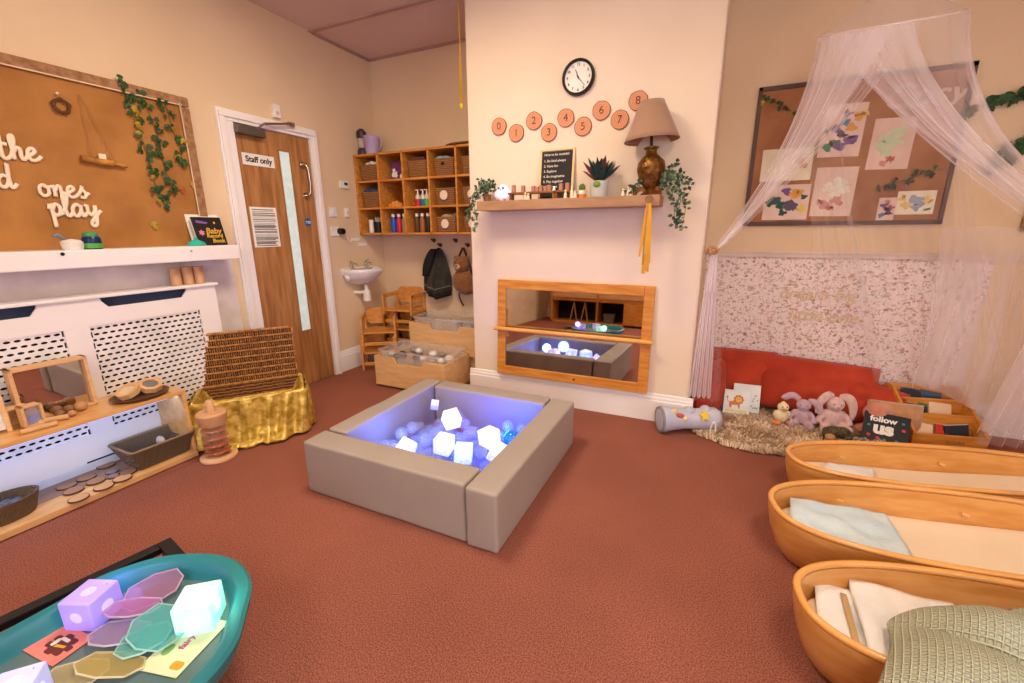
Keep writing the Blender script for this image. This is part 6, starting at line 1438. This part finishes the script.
# swept to the right, tied beyond the photo edge
drape('right_drape',GZ,R(203),R(370),(1.52,2.78,1.12),(.90,2.62,1.38),(.02,.05,.20),19,2,side=Vector((.5,.4,.5)))
drape('right_drape_gather',GZD,R(205),R(275),(1.52,2.78,1.13),(.90,2.61,1.40),(.02,.02,.07),9,6,side=Vector((.3,.3,.7)),amp=.016)
# tails under the tiebacks
def tail(name,m,top,botc,w0,w1,n,seed,nu=80,nv=24,dirv=Vector((1,.25,0)),bulge=.0):
    top=Vector(top); botc=Vector(botc)
    def fn(u,v):
        p=top.lerp(botc,v); w=w0+(w1-w0)*v**.7
        return p+dirv.normalized()*w*(u-.5)+Vector((0,-1,0))*(.02*math.sin(u*n*PI+seed)*min(1,v*2+.2)+bulge*math.sin(PI*v))
    return MB().grid(fn,nu,nv).build(name,m,cn,smooth=True,fix=False)
tail('left_tail',GZD,(-.005,2.70,1.07),(.0,2.74,.20),.03,.13,9,1)
tail('left_tail',GZL,(.015,2.71,1.07),(.02,2.80,.16),.04,.20,7,3)
tail('left_loop',GZD,(-.0,2.69,1.065),(.0,2.66,.86),.03,.05,5,2,bulge=.01)
tail('right_tail',GZ,(1.52,2.78,1.10),(1.52,2.93,.10),.10,.36,11,5)
tail('right_tail',GZD,(1.50,2.82,1.12),(1.47,3.0,.14),.10,.22,7,8)
# the back panel hanging from the rear of the hoop
def backp(u,v):
    p0=hoop(R(-20)+R(200)*u); x1=1.62-.92*u; p2=Vector((x1,3.20-.10*abs(u-.5),.18+.16*u)); 
    if u>.72: p2=Vector((x1-.35*(u-.72),3.24,.55+.8*(u-.72)))
    p=p0.lerp(p2,v); p.z=p0.z+(p2.z-p0.z)*v; p.x=p0.x+(p2.x-p0.x)*v**1.35
    return p+Vector((.3,1,0))*(.022*math.sin(u*17*PI+2*math.sin(u*7))*min(1,v*2))
MB().grid(backp,150,40).build('back_panel',GZL,cn,smooth=True,fix=False)
# lower right billow with a gathered hem
def billow(u,v):
    x=1.07+.62*u; top=Vector((x+.05,3.22,1.20)); bot=Vector((x+.04-.05*math.sin(u*9),3.12-.12*u,.30-.18*u+.05*math.sin(u*8)))
    p=top.lerp(bot,v); return p+Vector((0,-1,0))*(.03*math.sin(u*11*PI+v*2)*min(1,v*1.5)+.04*math.sin(PI*v))
MB().grid(billow,110,30).build('corner_billow',gauze('white_net_medium',.24),cn,smooth=True,fix=False)
tb=thing('tieback_ring','small wooden ring tieback gathering the net at the chimney corner','tieback',(-.015,2.695,1.085))
MB().tube([(.026*math.cos(a),.004*math.sin(a*2),.02*math.sin(a)) for a in [2*PI*i/20 for i in range(20)]],.008,8,closed=True).build('ring',mat('ring_wood',(196,140,96),.6),tb,smooth=True)
mb=MB(); [mb.ball((-.03+.02*k,-.022,.006*(k%2)),.009,n=8) for k in range(4)]; mb.build('beads',mat('ring_wood',(196,140,96),.6),tb,smooth=True)
# ------------------------------------------------------------------ lights
def area(name,loc,rot,sx,sy,power,col,spread=None):
    l=bpy.data.lights.new(name,'AREA'); l.shape='RECTANGLE'; l.size=sx; l.size_y=sy; l.energy=power; l.color=col
    if spread: l.spread=spread
    o=bpy.data.objects.new(name,l); COL.objects.link(o); o.location=loc; o.rotation_euler=rot; return o
def point(name,loc,power,col,r=.03):
    l=bpy.data.lights.new(name,'POINT'); l.energy=power; l.color=col; l.shadow_soft_size=r
    o=bpy.data.objects.new(name,l); COL.objects.link(o); o.location=loc; return o
WARM=(1,.83,.60); NEUT=(1,.93,.87); COOL=(.84,.90,1)
for i,(x,y,p,c) in enumerate(((-1.35,1.45,40,WARM),(.75,.9,24,WARM),(-1.2,-1.2,24,WARM),(1.2,-1.2,18,WARM))):
    t=thing('ceiling_light','square white ceiling light panel above the room, '+['over the foam pit','over the cots','behind the viewer to the left','behind the viewer to the right'][i],'light',(x,y,ZC-.001))
    mb=MB(); mb.span((-.31,-.31,-.03),(.31,-.29,0)); mb.span((-.31,.29,-.03),(.31,.31,0)); mb.span((-.31,-.29,-.03),(-.29,.29,0)); mb.span((.29,-.29,-.03),(.31,.29,0)); mb.build('frame',WHITE,t)
    MB().span((-.29,-.29,-.018),(.29,.29,-.01)).build('diffuser',glow('diffuser_glow',(255,236,210),1.2),t)
    area('panel_lamp',(x,y,ZC-.035),(0,0,0),.56,.56,p,c)
area('window_light',(.6,YF+.12,1.5),(R(-90),0,0),2.1,1.25,42,COOL)
area('side_window_light',(XR-.1,-.6,1.5),(R(90),0,R(90)),1.6,1.2,38,COOL)
point('pit_blue_fill',(-.95,1.92,.16),8,(0,.07,1.0),.04)  # unseen light added to turn the far right pit wall blue
point('pit_left_fill',(-1.38,1.62,.2),2.6,(.1,.2,1.0),.04)  # unseen blue light added for the left pit wall
point('pit_violet_fill',(-1.14,1.94,.2),.22,(.7,.25,1.0),.02)  # unseen violet tint added at the back of the pit
point('pit_centre_fill',(-1.18,1.72,.25),.8,(.15,.25,1.0),.05)  # unseen blue fill added over the middle of the pit
area('shelf_blue_fill',(-2.56,.72,.362),(0,R(30),0),.02,1.0,1.6,(.35,.55,1))  # unseen blue fill added to tint the open shelf bay
point('tray_lilac_lamp',(-1.42,.44,.30),.25,(.35,.25,1.0),.03)
point('tray_mint_lamp',(-1.08,.52,.29),.15,(.3,1.0,.8),.03)
wd=bpy.data.worlds.new('world'); bpy.context.scene.world=wd; wd.use_nodes=True
wd.node_tree.nodes['Background'].inputs[0].default_value=(.9,.8,.7,1); wd.node_tree.nodes['Background'].inputs[1].default_value=.3
sc=bpy.context.scene
sc.view_settings.view_transform='Standard'; sc.view_settings.look='None'; sc.view_settings.exposure=0.0
sc.cycles.transparent_max_bounces=40; sc.cycles.max_bounces=8; sc.cycles.diffuse_bounces=5
